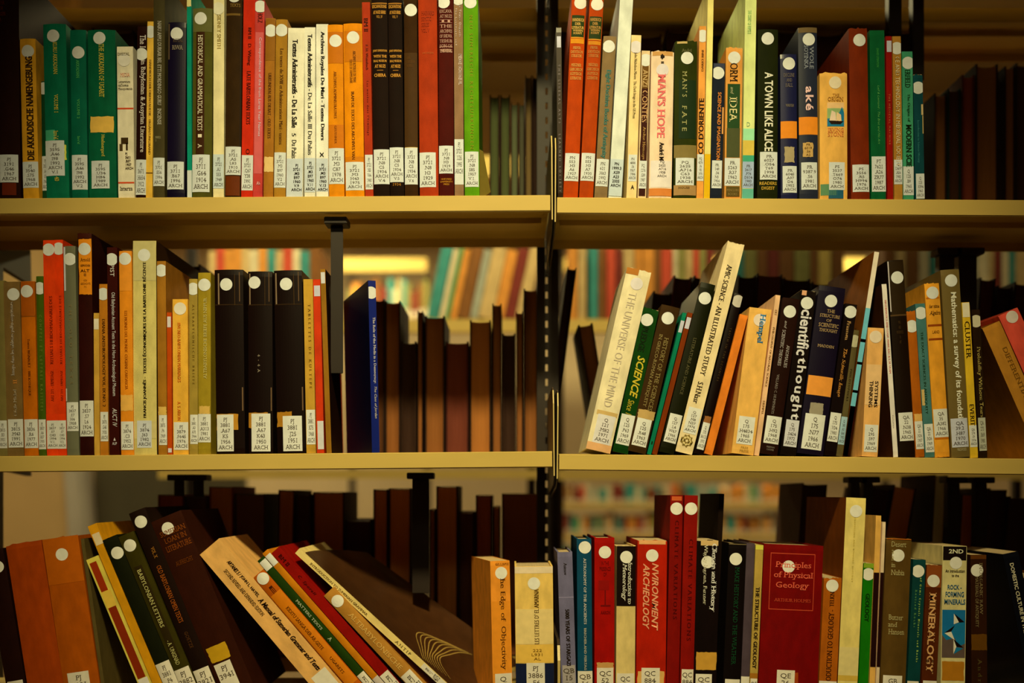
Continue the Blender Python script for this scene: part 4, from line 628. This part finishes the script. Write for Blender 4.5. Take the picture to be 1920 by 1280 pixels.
bk(3, 'deep teal book with white title on astronomy', 1084, 1081.5, 1010, 28, '0e3c40', s=(1026, .55), l=(1258, 1310, 0, 1, 'QB|16|.B7'), t=(('D', 1046, 1170, .45, .62, 'ASTRONOMY OF THE ANCIENTS', 'b8a880', 's'), ('D', 1177, 1256, .45, .6, 'BRECHER AND FEIRTAG', 'a89870', 's')), d=.15)
bk(3, 'red book with a faint goblet drawing', 1115, 1115, 1008, 38, '8c1208', s=(1035, .52), b=((1088, 1106, .2, .72, '7a100a'), (1106, 1134, .5, .56, '600c08'), (1134, 1137, .3, .8, '600c08'), (1242, 1255, .12, .95, 'a87a44', 'old_label')), l=(1252, 1312, .12, .95, 'QC|52|.S7|A3'), t=(('H', 1052, 1080, .25, .8, 'IN THE|PRESENCE|OF', '5a0c08', 'c'), ('H', 1145, 1151, .3, .8, 'AARON', '5a0c08')), d=.15)
bk(3, 'black topped cream book with white italic title on meteorology', 1155, 1157, 1023, 36, 'b89a58', s=(1044, .5), b=((1023, 1136, 0, 1, '130d0b'),), t=(('D', 1052, 1132, .58, .8, 'Introduction to', 'd0c08c', 'si'), ('D', 1056, 1126, .25, .52, 'Meteorology', 'd0c08c', 'si')), l=(1262, 1312, .05, .95, 'QC|863.4'), d=.14, worn=1)
bk(3, 'wide red book with pink bold italic title on archeology', 1192.5, 1196, 1012, 56, '96200c', hard=0, s=(1041, .5), sc='d4c088', l=(1252, 1312, .18, .8, 'QC|884|.B83|1964'), b=((1012, 1020, .05, .95, 'c08850', 'worn_patch'), (1258, 1300, .05, .95, 'b88848', 'old_label')), t=(('D', 1055, 1182, .5, .72, 'NVIRONMENT', 'd08a5c', 'bi'), ('D', 1056, 1180, .2, .42, 'ARCHEOLOGY', 'd08a5c', 'bi')), worn=1, d=.15)
bk(3, 'left one of the tall twin dark red books', 1249, 1258, 928, 24, '6e120e', s=(953, .5), t=(('D', 975, 1160, .4, .7, 'CLIMATE VARIATIONS', '4a0c0a', 's'),), b=((930, 938, .1, .9, 'a8502c', 'worn_patch'),), d=.17)
bk(3, 'right one of the tall twin dark red books', 1274, 1284, 928, 25.5, '74140f', s=(953, .5), l=(1254, 1312, .1, .98, 'QC|884|.P3'), t=(('D', 1010, 1200, .4, .7, 'CLIMATE VARIATIONS', '4e0d0a', 's'),), d=.17)
bk(3, 'black book with white title about climate, tan patch low', 1299, 1306, 1012, 44, '0f0b0a', hard=0, worn=1, s=(1053, .5), sc='dcc88c', b=((1011, 1022, .2, .95, 'b08c54', 'worn_patch'), (1222, 1255, .1, .98, 'a87a34', 'old_label')), l=(1263, 1312, .1, .8, 'QC|981'), t=(('D', 1018, 1146, .62, .9, 'Climate and History', 'd4c494', 'sb'), ('D', 1020, 1133, .3, .5, 'Wigley Ingram, Farmer', 'b8a878', 's')), d=.14)
bk(3, 'thin tall black book rising behind the climate book', 1342, 1362, 925, 10, '15100c', hard=0, y=.05, d=.16)
bk(3, 'black book with faint green title, white dot', 1354, 1367, 1018, 33, '0c0b0a', s=(1047, .42), l=(1272, 1312, .1, .95, None), t=(('D', 1062, 1245, .4, .65, 'MAKE HISTORY AND THE WEATHER', '12382a'),), b=((1015, 1020, .0, 1, '6a5a3c', 'worn_patch'),), d=.15)
bk(3, 'narrow slate purple book left of structure of geology', 1388, 1401, 1018, 16, '443a3c', d=.14, l=(1268, 1312, 0, 1, None))
bk(3, 'narrow buff book with bold black capitals, structure of geology', 1404.5, 1418, 1021, 15, '9a7c3c', hard=0, b=((1021, 1030, 0, 1, 'b0a040'), (1262, 1272, 0, 1, '8a5a24')), l=(1272, 1320, .1, .95, 'QE|33'), t=(('D', 1100, 1254, .25, .75, 'THE STRUCTURE OF GEOLOGY', '1a120a', 'sb')  ,), d=.13)
bk(3, 'widest dark red book with a gold framed title on physical geology', 1421, 1434, 1019, 112, '620609', s=(1060, .42), sc='caa46c', l=(1254, 1316, .3, .6, 'QE|26|.H7'), b=((1035, 1036.5, .12, .86, 'a0402c'), (1140, 1141.5, .12, .86, 'a0402c'), (1035, 1141, .115, .125, 'a0402c'), (1035, 1141, .855, .865, 'a0402c'), (1258, 1300, .6, .66, '8a3a1c', 'old_label')), t=(('H', 1051, 1065, .2, .8, 'Principles', 'b8543c', 's'), ('H', 1070, 1084, .18, .84, 'of Physical', 'b8543c', 's'), ('H', 1089, 1103, .22, .78, 'Geology', 'b8543c', 's'), ('H', 1120, 1126, .2, .82, 'ARTHUR HOLMES', '9c3c2c', 's')), d=.17)
bk(3, 'orange brown book with dark rising geology title', 1534, 1546, 1082, 33.5, '8c4c1c', hard=0, s=(1097, .48), t=(('U', 1108, 1136, .38, .62, 'TELKN', '3a1e0a'), ('U', 1142, 1275, .36, .66, 'ODUCTION TO GEOLOGY -', '3a1e0a', 's')), l=(1276, 1312, 0, 1, None), worn=1, d=.13)
bk(3, 'tall wide pale yellow book, lower right', 1568.5, 1587, 932, 37.5, 'b49a52', hard=0, cc='5c3212', s=(957, .52), sc='b49c58', b=((1212, 1265, 0, 1, 'b0985a', 'tape_patch'), (1264, 1275, 0, 1, 'a8853a')), t=(('D', 968, 1090, .45, .52, 'TRAVELLING AND BIVOUAC GEOLOGY', 'a08838'),), d=.2, pages=(.5, .25, .1))  # side covers coloured dark to stand in for shade
bk(3, 'narrow grass green paperback with dark word GEOLOGY', 1608.5, 1621, 1055, 19, '1e7418', hard=0, worn=1, s=(1076, .5), sc='b8ac70', b=((1055, 1064, 0, 1, '6a7a28', 'worn_patch'),), t=(('D', 1112, 1165, .3, .75, 'GEOLOGY', '0c2c0c', 'b'),), d=.12)
bk(3, 'tan topped thin book with dark brown lower cover', 1629, 1643, 966, 10.5, 'b08240', hard=0, b=((1073, 1250, 0, 1, '1c0a08'),), d=.17, pages=(.5, .22, .08))
bk(3, 'very thin cream topped book beside the tan topped one', 1640.5, 1655, 978, 6.5, 'b89a6a', hard=0, b=((1073, 1250, 0, 1, '1c0a08'),), d=.14)
bk(3, 'wide umber book with spaced cream words Desert and Nubia', 1649, 1663, 1008, 48, '4a3820', s=(1040, .48), sc='a89c68', l=(1265, 1312, .1, .85, 'GB'), b=((1001, 1010, .02, .98, '9a5420', 'worn_patch'),), t=(('H', 1014, 1024, .2, .78, 'Desert', '8a7a4c', 's'), ('H', 1030, 1037, .22, .3, 'a', '8a7a4c', 's'), ('H', 1042, 1050, .22, .34, 'R', '8a7a4c', 's'), ('H', 1054, 1062, .22, .38, 'in', '8a7a4c', 's'), ('H', 1067, 1077, .22, .75, 'Nubia', '8a7a4c', 's'), ('H', 1151, 1161, .2, .78, 'Butzer', '8a7a4c', 's'), ('H', 1165, 1174, .2, .55, 'and', '8a7a4c', 's'), ('H', 1178, 1188, .22, .85, 'Hansen', '8a7a4c', 's')), worn=1, d=.17)
bk(3, 'teal paperback with yellow green title on crystals', 1699, 1713, 1048, 24, '0e3d38', hard=0, s=(1070, .42), sc='90805a', l=(1276, 1314, 0, .9, 'QE|372'), t=(('D', 1082, 1240, .55, .75, 'of Gems Crystals Minerals and Rocks', '8a9a48', 'bs'), ('D', 1105, 1175, .25, .42, 'Revised Rocks', '5a8048', 's')), d=.12)
bk(3, 'brown book with cream slab word MINERALOGY', 1725.5, 1738, 1058, 29, '43210f', hard=0, s=(1088, .48), sc='a08c64', b=((1058, 1100, 0, 1, '6a3a20', 'tape_patch'),), l=(1275, 1314, .1, 1, 'QE|362'), t=(('D', 1110, 1262, .25, .72, 'MINERALOGY', 'a87c4c', 'sb'),), worn=1, d=.13)
bk(3, 'cream book with black top and teal crystal picture', 1765, 1769.5, 1023, 46, 'a08e58', hard=0, s=(1055, .55), sc='9c8e60', b=((1024, 1050, .02, .98, '0e0c0c'), (1143, 1190, .02, .98, '125068'), (1190, 1233, .02, .98, '4c4038', 'picture_panel'), (1240, 1276, .05, .95, '8a5a20', 'old_label')), t=(('H', 1029, 1037, .25, .85, '2ND', 'a09468', 'b'), ('H', 1067, 1073, .12, .92, 'An introduction', '1c140c', 'b'), ('H', 1076, 1081, .38, .68, 'to the', '1c140c', 'b'), ('H', 1096, 1105, .22, .8, 'ROCK -', '0f3c4c', 'b'), ('H', 1109, 1119, .14, .9, 'FORMING', '0f3c4c', 'b'), ('H', 1123, 1133, .1, .96, 'MINERALS', '0f3c4c', 'b')), d=.13, pl=(('12566a', 'printed_crystal', ((.02, 1190), (.3, 1178), (.98, 1160), (.98, 1206), (.7, 1212), (.55, 1196), (.2, 1200))), ('a89a72', 'printed_crystal', ((.5, 1150), (.72, 1166), (.5, 1170))), ('0c0a0a', 'printed_crystal', ((.52, 1150), (.95, 1166), (.72, 1167))), ('0c0a0a', 'printed_crystal', ((.1, 1187), (.55, 1172), (.4, 1184))), ('a89a72', 'printed_crystal', ((.12, 1187), (.4, 1184), (.55, 1200))), ('0c0a0a', 'printed_crystal', ((.5, 1198), (.92, 1214), (.6, 1212))), ('a89a72', 'printed_crystal', ((.5, 1198), (.62, 1212), (.5, 1226))), ('12566a', 'printed_crystal', ((.62, 1213), (.9, 1215), (.52, 1226)))))
bk(3, 'dark brown book with tan band, raw materials of antiquity', 1823, 1820.5, 1040, 30, '251610', s=(1069, .4), sc='68583a', b=((1189, 1219, 0, 1, '4e3418', 'old_label'), (1040, 1048, 0, 1, '4a2c14', 'worn_patch')), t=(('D', 1055, 1152, .55, .75, 'INORGANIC RAW', '6a5a3c', 's'), ('D', 1080, 1176, .25, .48, 'MATERIALS OF ANTIQUITY', '6a5a3c', 's'), ('D', 1235, 1290, .4, .65, 'André', '4a4028', 's')), hard=0, d=.14)
bk(3, 'black book leaning left with white title on domestic culture', 1941, 1882, 1039, 30, '080808', hard=0, t=(('D', 1058, 1190, .3, .55, 'DOMESTIC CULTURE IN THE', '9a8c64', 'b'),), d=.15, gl=1)
bk(3, 'brown book leaning left in shadow at the lower right corner', 2001, 1925, 1085, 34, '4e2e14', d=.15)
# ================================================================ books of the rear side, fore edges towards the camera
def rear(Y0base, x0, x1, ytop, lean, pg, cv, label, y0=None, d=.155, group=None, hard=1, k=None):
    """x0,x1,ytop: photo pixels of the fore edge; stands on the rear shelf whose top is at Y0base; lean in degrees"""
    y0 = (.285 if y0 is None else y0); k = K(y0)
    x0w, x1w = PX(x0, k), PX(x1, k); zb = PZ(Y0base)+.0003; zt = PZ(ytop, k)
    wd = x1w-x0w-.0006; a = math.radians(lean)
    h = max(.05, (zt-zb-(wd*abs(math.sin(a))))/math.cos(a))
    B = Book(); B.w, B.h, B.d = wd, h, d; B.b = .001; B.t = min(.0028, wd*.13) if hard else .0006
    root = empty('book', (0, 0, 0), label, 'book', group)
    root.rotation_euler = (Matrix.Rotation(a, 4, 'Y') @ Matrix.Rotation(math.pi, 4, 'Z')).to_euler()
    # after the half turn local x runs to the left: origin is the right lower corner at the far side
    top_left = Vector((x0w, y0+d, zt)) 
    up = Vector((math.sin(a), 0, math.cos(a))); rt = Vector((math.cos(a), 0, -math.sin(a)))
    p = top_left-up*h+rt*wd
    low = min(p.z, (p-rt*wd).z); p.z += zb-low
    root.location = p; B.root = root
    link('cover', cover_bm(wd, h, d, B.t, B.b), mat_cover(cv, 0), root)
    link('page_block', pages_bm(wd, h, d, B.t, .0028 if hard else .0005, min(.006, wd*.2) if hard else 0), mat_pages(pg), root)
    return B
PB = (.20, .075, .022); PO = (.30, .115, .03); PD = (.08, .03, .012); BD = (.030, .014, .010); RD = (.10, .018, .012); GN = (.09, .11, .045)  # rear page browns darkened in colour to stand in for the dim gap
U, Mi, Lo = 304, 838, 1290
GR = 'books of the rear side seen by their fore edges'
rear(U, 918, 937, 178, 0, GN, BD, 'first olive grey book back in the upper centre gap', group=GR)
rear(U, 938, 957, 178, 0, GN, BD, 'second olive grey book back in the upper centre gap', group=GR)
rear(U, 958, 972, 192, 0, (.12, .14, .08), BD, 'shorter olive book at the middle of the upper gap', group=GR)
rear(U, 973, 984, 193, 0, (.09, .09, .06), BD, 'narrow dark olive book in the upper gap', group=GR)
rear(U, 985, 998, 141, 0, (.18, .12, .05), BD, 'tallest brown book in the upper gap beside the post', group=GR)
rear(U, 999, 1010, 142, 0, BD, BD, 'tall black book touching the post in the upper gap', group=GR)
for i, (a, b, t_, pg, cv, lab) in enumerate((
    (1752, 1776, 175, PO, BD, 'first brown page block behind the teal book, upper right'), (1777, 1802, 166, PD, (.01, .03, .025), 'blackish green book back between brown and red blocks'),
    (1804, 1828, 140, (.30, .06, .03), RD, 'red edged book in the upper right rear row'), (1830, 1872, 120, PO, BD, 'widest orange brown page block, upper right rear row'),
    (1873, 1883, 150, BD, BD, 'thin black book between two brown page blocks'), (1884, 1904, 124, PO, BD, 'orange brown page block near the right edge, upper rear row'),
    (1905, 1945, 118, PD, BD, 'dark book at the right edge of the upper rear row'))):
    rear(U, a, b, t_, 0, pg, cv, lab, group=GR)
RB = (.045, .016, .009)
places = ['behind the mustard book', 'above the emerald trio', 'above the short cream paperback', 'right of the navy black book', 'behind the straw book', 'above the caramel pair', 'above the white trio', 'above the bright orange pair', 'behind the twin black books', 'behind the rust red book']
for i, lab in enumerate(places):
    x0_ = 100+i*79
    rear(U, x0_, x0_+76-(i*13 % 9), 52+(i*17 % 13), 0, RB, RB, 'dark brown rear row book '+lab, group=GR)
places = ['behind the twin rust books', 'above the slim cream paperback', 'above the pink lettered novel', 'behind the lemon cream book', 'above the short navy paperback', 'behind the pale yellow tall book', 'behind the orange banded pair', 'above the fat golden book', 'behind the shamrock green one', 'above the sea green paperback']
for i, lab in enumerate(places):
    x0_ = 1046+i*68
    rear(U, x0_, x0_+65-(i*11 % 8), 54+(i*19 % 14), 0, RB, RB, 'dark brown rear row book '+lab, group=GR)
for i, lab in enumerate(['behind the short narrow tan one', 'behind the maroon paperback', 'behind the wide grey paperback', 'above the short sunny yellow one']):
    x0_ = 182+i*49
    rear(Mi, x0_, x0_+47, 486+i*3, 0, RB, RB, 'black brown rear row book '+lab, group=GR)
# upper rear row hidden mostly behind the front books: one run visible as dark backs between tops
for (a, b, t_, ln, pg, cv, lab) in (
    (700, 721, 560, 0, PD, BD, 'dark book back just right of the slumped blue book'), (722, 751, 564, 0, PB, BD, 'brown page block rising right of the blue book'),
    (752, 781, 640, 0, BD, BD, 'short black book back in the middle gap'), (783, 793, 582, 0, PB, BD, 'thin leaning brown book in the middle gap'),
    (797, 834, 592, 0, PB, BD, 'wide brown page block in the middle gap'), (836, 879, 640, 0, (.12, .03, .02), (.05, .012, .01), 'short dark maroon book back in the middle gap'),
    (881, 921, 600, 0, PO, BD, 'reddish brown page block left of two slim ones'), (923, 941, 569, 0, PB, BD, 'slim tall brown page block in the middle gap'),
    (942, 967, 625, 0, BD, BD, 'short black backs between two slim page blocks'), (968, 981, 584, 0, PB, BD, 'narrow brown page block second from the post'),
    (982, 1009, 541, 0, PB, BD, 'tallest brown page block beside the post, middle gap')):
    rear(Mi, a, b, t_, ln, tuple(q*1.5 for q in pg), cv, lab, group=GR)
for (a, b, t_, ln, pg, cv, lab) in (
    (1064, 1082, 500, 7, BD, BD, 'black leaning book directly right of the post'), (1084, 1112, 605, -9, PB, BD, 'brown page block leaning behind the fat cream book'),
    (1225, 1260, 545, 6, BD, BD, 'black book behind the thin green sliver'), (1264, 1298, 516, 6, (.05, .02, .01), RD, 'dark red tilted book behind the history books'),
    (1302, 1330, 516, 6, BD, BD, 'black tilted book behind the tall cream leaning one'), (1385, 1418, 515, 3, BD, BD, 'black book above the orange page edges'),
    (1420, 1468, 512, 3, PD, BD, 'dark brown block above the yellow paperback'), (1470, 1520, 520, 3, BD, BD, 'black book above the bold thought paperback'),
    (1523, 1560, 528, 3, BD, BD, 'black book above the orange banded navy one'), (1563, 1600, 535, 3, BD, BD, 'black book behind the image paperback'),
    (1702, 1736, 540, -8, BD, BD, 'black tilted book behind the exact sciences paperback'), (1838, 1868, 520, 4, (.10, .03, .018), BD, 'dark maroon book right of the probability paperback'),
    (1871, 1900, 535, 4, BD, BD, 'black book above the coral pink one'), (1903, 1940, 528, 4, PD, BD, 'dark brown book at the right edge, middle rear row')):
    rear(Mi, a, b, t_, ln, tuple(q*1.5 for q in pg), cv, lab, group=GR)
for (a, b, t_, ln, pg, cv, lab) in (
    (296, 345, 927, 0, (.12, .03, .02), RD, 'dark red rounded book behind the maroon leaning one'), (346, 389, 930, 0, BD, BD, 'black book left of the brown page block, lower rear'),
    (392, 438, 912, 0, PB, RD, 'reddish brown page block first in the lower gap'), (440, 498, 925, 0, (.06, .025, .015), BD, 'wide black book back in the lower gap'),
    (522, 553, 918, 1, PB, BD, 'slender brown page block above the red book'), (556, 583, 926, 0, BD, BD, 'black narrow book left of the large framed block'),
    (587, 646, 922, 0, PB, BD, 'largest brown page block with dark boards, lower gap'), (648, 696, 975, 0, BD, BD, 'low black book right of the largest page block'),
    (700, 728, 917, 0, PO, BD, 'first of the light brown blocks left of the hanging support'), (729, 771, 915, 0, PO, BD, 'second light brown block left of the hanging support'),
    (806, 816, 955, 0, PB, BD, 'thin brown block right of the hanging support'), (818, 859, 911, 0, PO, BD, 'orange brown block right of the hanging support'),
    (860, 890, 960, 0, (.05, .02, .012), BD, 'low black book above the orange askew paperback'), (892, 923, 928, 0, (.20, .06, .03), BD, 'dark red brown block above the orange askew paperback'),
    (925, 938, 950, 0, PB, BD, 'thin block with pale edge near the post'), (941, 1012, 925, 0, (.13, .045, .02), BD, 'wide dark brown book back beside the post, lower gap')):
    rear(Lo, a, b, t_, ln, tuple(min(.8, q*2.7) for q in pg), tuple(min(.8, q*1.5) for q in cv), lab, group=GR)  # page and cover colours raised to offset weaker light on this row
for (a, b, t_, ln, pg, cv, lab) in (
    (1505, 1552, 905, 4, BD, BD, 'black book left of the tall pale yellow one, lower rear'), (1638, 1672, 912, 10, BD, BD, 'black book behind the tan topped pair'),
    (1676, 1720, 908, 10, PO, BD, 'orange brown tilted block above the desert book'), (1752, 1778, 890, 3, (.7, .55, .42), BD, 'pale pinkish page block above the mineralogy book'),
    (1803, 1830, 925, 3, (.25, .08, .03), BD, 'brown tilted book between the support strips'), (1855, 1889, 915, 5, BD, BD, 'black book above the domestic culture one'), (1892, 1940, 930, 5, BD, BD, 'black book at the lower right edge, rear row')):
    rear(Lo, a, b, t_, ln, tuple(min(.8, q*2.7) for q in pg), tuple(min(.8, q*1.5) for q in cv), lab, group=GR)  # same lift in colour against the weaker light
# rear books of the left bay behind the front rows, glimpsed over the tops
# ================================================================ the next stack across the aisle
kA, yA = K(1.4), 1.4
def far_unit(X0, X1, y, levels, label, depth=.25):
    k = K(y); t_ = empty('bookcase', (PX((X0+X1)/2, k), y, -1.4), label, 'bookcase')
    xa, xb = PX(X0, k)-t_.location.x, PX(X1, k)-t_.location.x
    for (Yt, Yb_) in levels:
        bm = bmesh.new(); z1, z0 = PZ(Yt, k)+1.4, PZ(Yb_, k)+1.4
        prism(bm, [(0, z1), (0, z0), (.004, z0), (.004, z1-.003), (depth, z1-.003), (depth, z1)], xa, xb)
        link('shelf_board', bm, STEEL, t_)
    for x in (xa, xb-.03):
        bm = bmesh.new(); box(bm, x, x+.03, depth, depth+.02, 0, 2.4); link('upright', bm, DARKSTEEL, t_)
    return t_
def far_book(k, y, x0, x1, yt, yb, lean, rgb, label, group, pagesd=.16, lab=False):
    a = math.radians(lean); wd = (x1-x0)*S/k-.0008; zb = PZ(yb, k)+.0006
    h = (PZ(yt, k)-zb)/math.cos(a)-wd*abs(math.sin(a))*0
    root = empty('book', (PX(x0, k), y+.006, zb+(wd*math.sin(a) if a > 0 else 0)), label, 'book', group)
    root.rotation_euler = (0, a, 0)
    B = Book(); B.w, B.h, B.d, B.b, B.t, B.root = wd, h, pagesd, 0, min(.002, wd*.15), root
    link('cover', cover_bm(wd, h, pagesd, B.t, 0), mat_cover(rgb, 0), root)
    link('page_block', pages_bm(wd, h, pagesd, B.t, .002), mat_pages(PAGE_CREAM), root)
    if lab: patch(B, .05, .95, .02, .055, mat_paper((.75, .72, .62)), 'call_number_label', .0004)
far_unit(296, 1010, yA, ((292, 330), (598, 622), (880, 897)), 'cream shelved bookcase across the aisle behind the left bay')
far_unit(1046, 2000, yA, ((292, 330), (598, 622), (880, 899)), 'cream shelved bookcase across the aisle behind the right bay')
P2 = dict(red=(.62, .09, .05), orange=(.72, .30, .06), tan=(.62, .44, .2), teal=(.06, .30, .28), olive=(.30, .28, .09), brown=(.24, .10, .03), cream=(.72, .62, .4), grey=(.38, .40, .33), green=(.10, .35, .12), maroon=(.22, .04, .03), yellow=(.75, .55, .15))
GF = 'blurred books across the aisle, upper gap strip'
seqL = [(390, 404, 'tan'), (404, 420, 'red'), (420, 438, 'orange'), (438, 452, 'orange'), (452, 466, 'tan'), (466, 484, 'cream'), (484, 500, 'orange'), (500, 516, 'teal'), (516, 530, 'tan'), (530, 548, 'red'), (548, 562, 'cream'), (562, 580, 'teal'), (580, 600, 'brown')]
for i, (a, b, c) in enumerate(seqL):
    far_book(kA, yA, a, b, 470-(i*7 % 11), 598, 0, P2[c], 'blurred %s book across the aisle above the black wrapped books' % c, GF)
seqM = [(800, 822, 'teal'), (823, 834, 'cream'), (835, 842, 'green'), (843, 856, 'orange'), (857, 880, 'brown'), (881, 896, 'grey'), (897, 924, 'tan'), (925, 945, 'orange'), (946, 966, 'maroon'), (967, 988, 'tan')]
for i, (a, b, c) in enumerate(seqM):
    far_book(kA, yA, a, b-.5, 462+(i*5 % 9), 598, 12, P2[c], 'blurred leaning %s book across the aisle above the middle gap' % c, 'blurred leaning books across the aisle')
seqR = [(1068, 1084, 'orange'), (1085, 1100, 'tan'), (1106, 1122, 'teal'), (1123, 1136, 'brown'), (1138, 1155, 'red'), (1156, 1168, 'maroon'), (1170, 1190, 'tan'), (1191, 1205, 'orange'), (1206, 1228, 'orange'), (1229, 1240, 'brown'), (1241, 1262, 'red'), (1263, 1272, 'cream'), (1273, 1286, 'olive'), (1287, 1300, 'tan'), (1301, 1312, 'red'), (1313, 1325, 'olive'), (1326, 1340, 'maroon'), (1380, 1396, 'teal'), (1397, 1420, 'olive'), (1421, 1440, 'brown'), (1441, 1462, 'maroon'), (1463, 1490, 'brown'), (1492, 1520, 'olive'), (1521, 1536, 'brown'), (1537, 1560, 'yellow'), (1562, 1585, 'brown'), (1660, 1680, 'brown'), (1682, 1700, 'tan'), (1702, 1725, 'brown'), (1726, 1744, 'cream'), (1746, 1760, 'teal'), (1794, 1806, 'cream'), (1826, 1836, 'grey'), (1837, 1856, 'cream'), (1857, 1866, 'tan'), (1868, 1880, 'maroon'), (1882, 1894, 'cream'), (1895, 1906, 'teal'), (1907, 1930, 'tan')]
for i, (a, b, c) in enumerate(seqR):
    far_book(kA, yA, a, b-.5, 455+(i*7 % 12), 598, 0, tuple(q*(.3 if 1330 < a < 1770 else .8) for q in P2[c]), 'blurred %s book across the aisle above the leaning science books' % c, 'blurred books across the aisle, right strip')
# a third stack farther off
yB = 2.9; kB = K(yB)
far_unit(640, 800, yB, ((484, 508), (598, 612)), 'farthest pale bookcase seen through the middle gap', .2)
far_unit(1046, 1700, yB, ((484, 508), (944, 952), (1002, 1010), (1060, 1068)), 'farthest low bookcase of small bright volumes, lower right gap', .2)
P3 = ['cream', 'orange', 'brown', 'red', 'teal', 'tan', 'maroon', 'cream', 'green', 'orange', 'brown', 'grey', 'maroon', 'brown', 'teal', 'olive']
bm = bmesh.new(); mi = list(P3); mats = [mat_cover(P2[c], 0) for c in mi]
for (x0, x1, yt, yb, lo, hi) in ((652, 795, 520, 598, 7, 13), (1060, 1520, 906, 944, 6, 13), (1060, 1520, 958, 1002, 6, 12), (1060, 1250, 1016, 1060, 7, 12)):
    x = x0
    while x < x1:
        w_ = R.uniform(lo, hi); h_ = (PZ(yt, kB)-PZ(yb, kB))*R.uniform(.66, 1); n0 = len(bm.faces)
        z = PZ(yb, kB)+.0006; W = w_*S/kB-.001
        box(bm, PX(x, kB), PX(x, kB)+W, yB+.01, yB+.15, z, z+h_)
        ci = R.randrange(len(mi)); bm.faces.ensure_lookup_table()
        for f in bm.faces[n0:]: f.material_index = ci
        n1 = len(bm.faces); box(bm, PX(x, kB)+W*.1, PX(x, kB)+W*.9, yB+.0095, yB+.012, z+h_*.06, z+h_*.26); bm.faces.ensure_lookup_table()
        for f in bm.faces[n1:]: f.material_index = len(mi)
        x += w_
tag(link('small_volumes', bm, mats+[mat_paper((.7, .62, .5))]), 'rows of tiny blurred colourful volumes on the farthest shelves', 'books', kind='stuff')
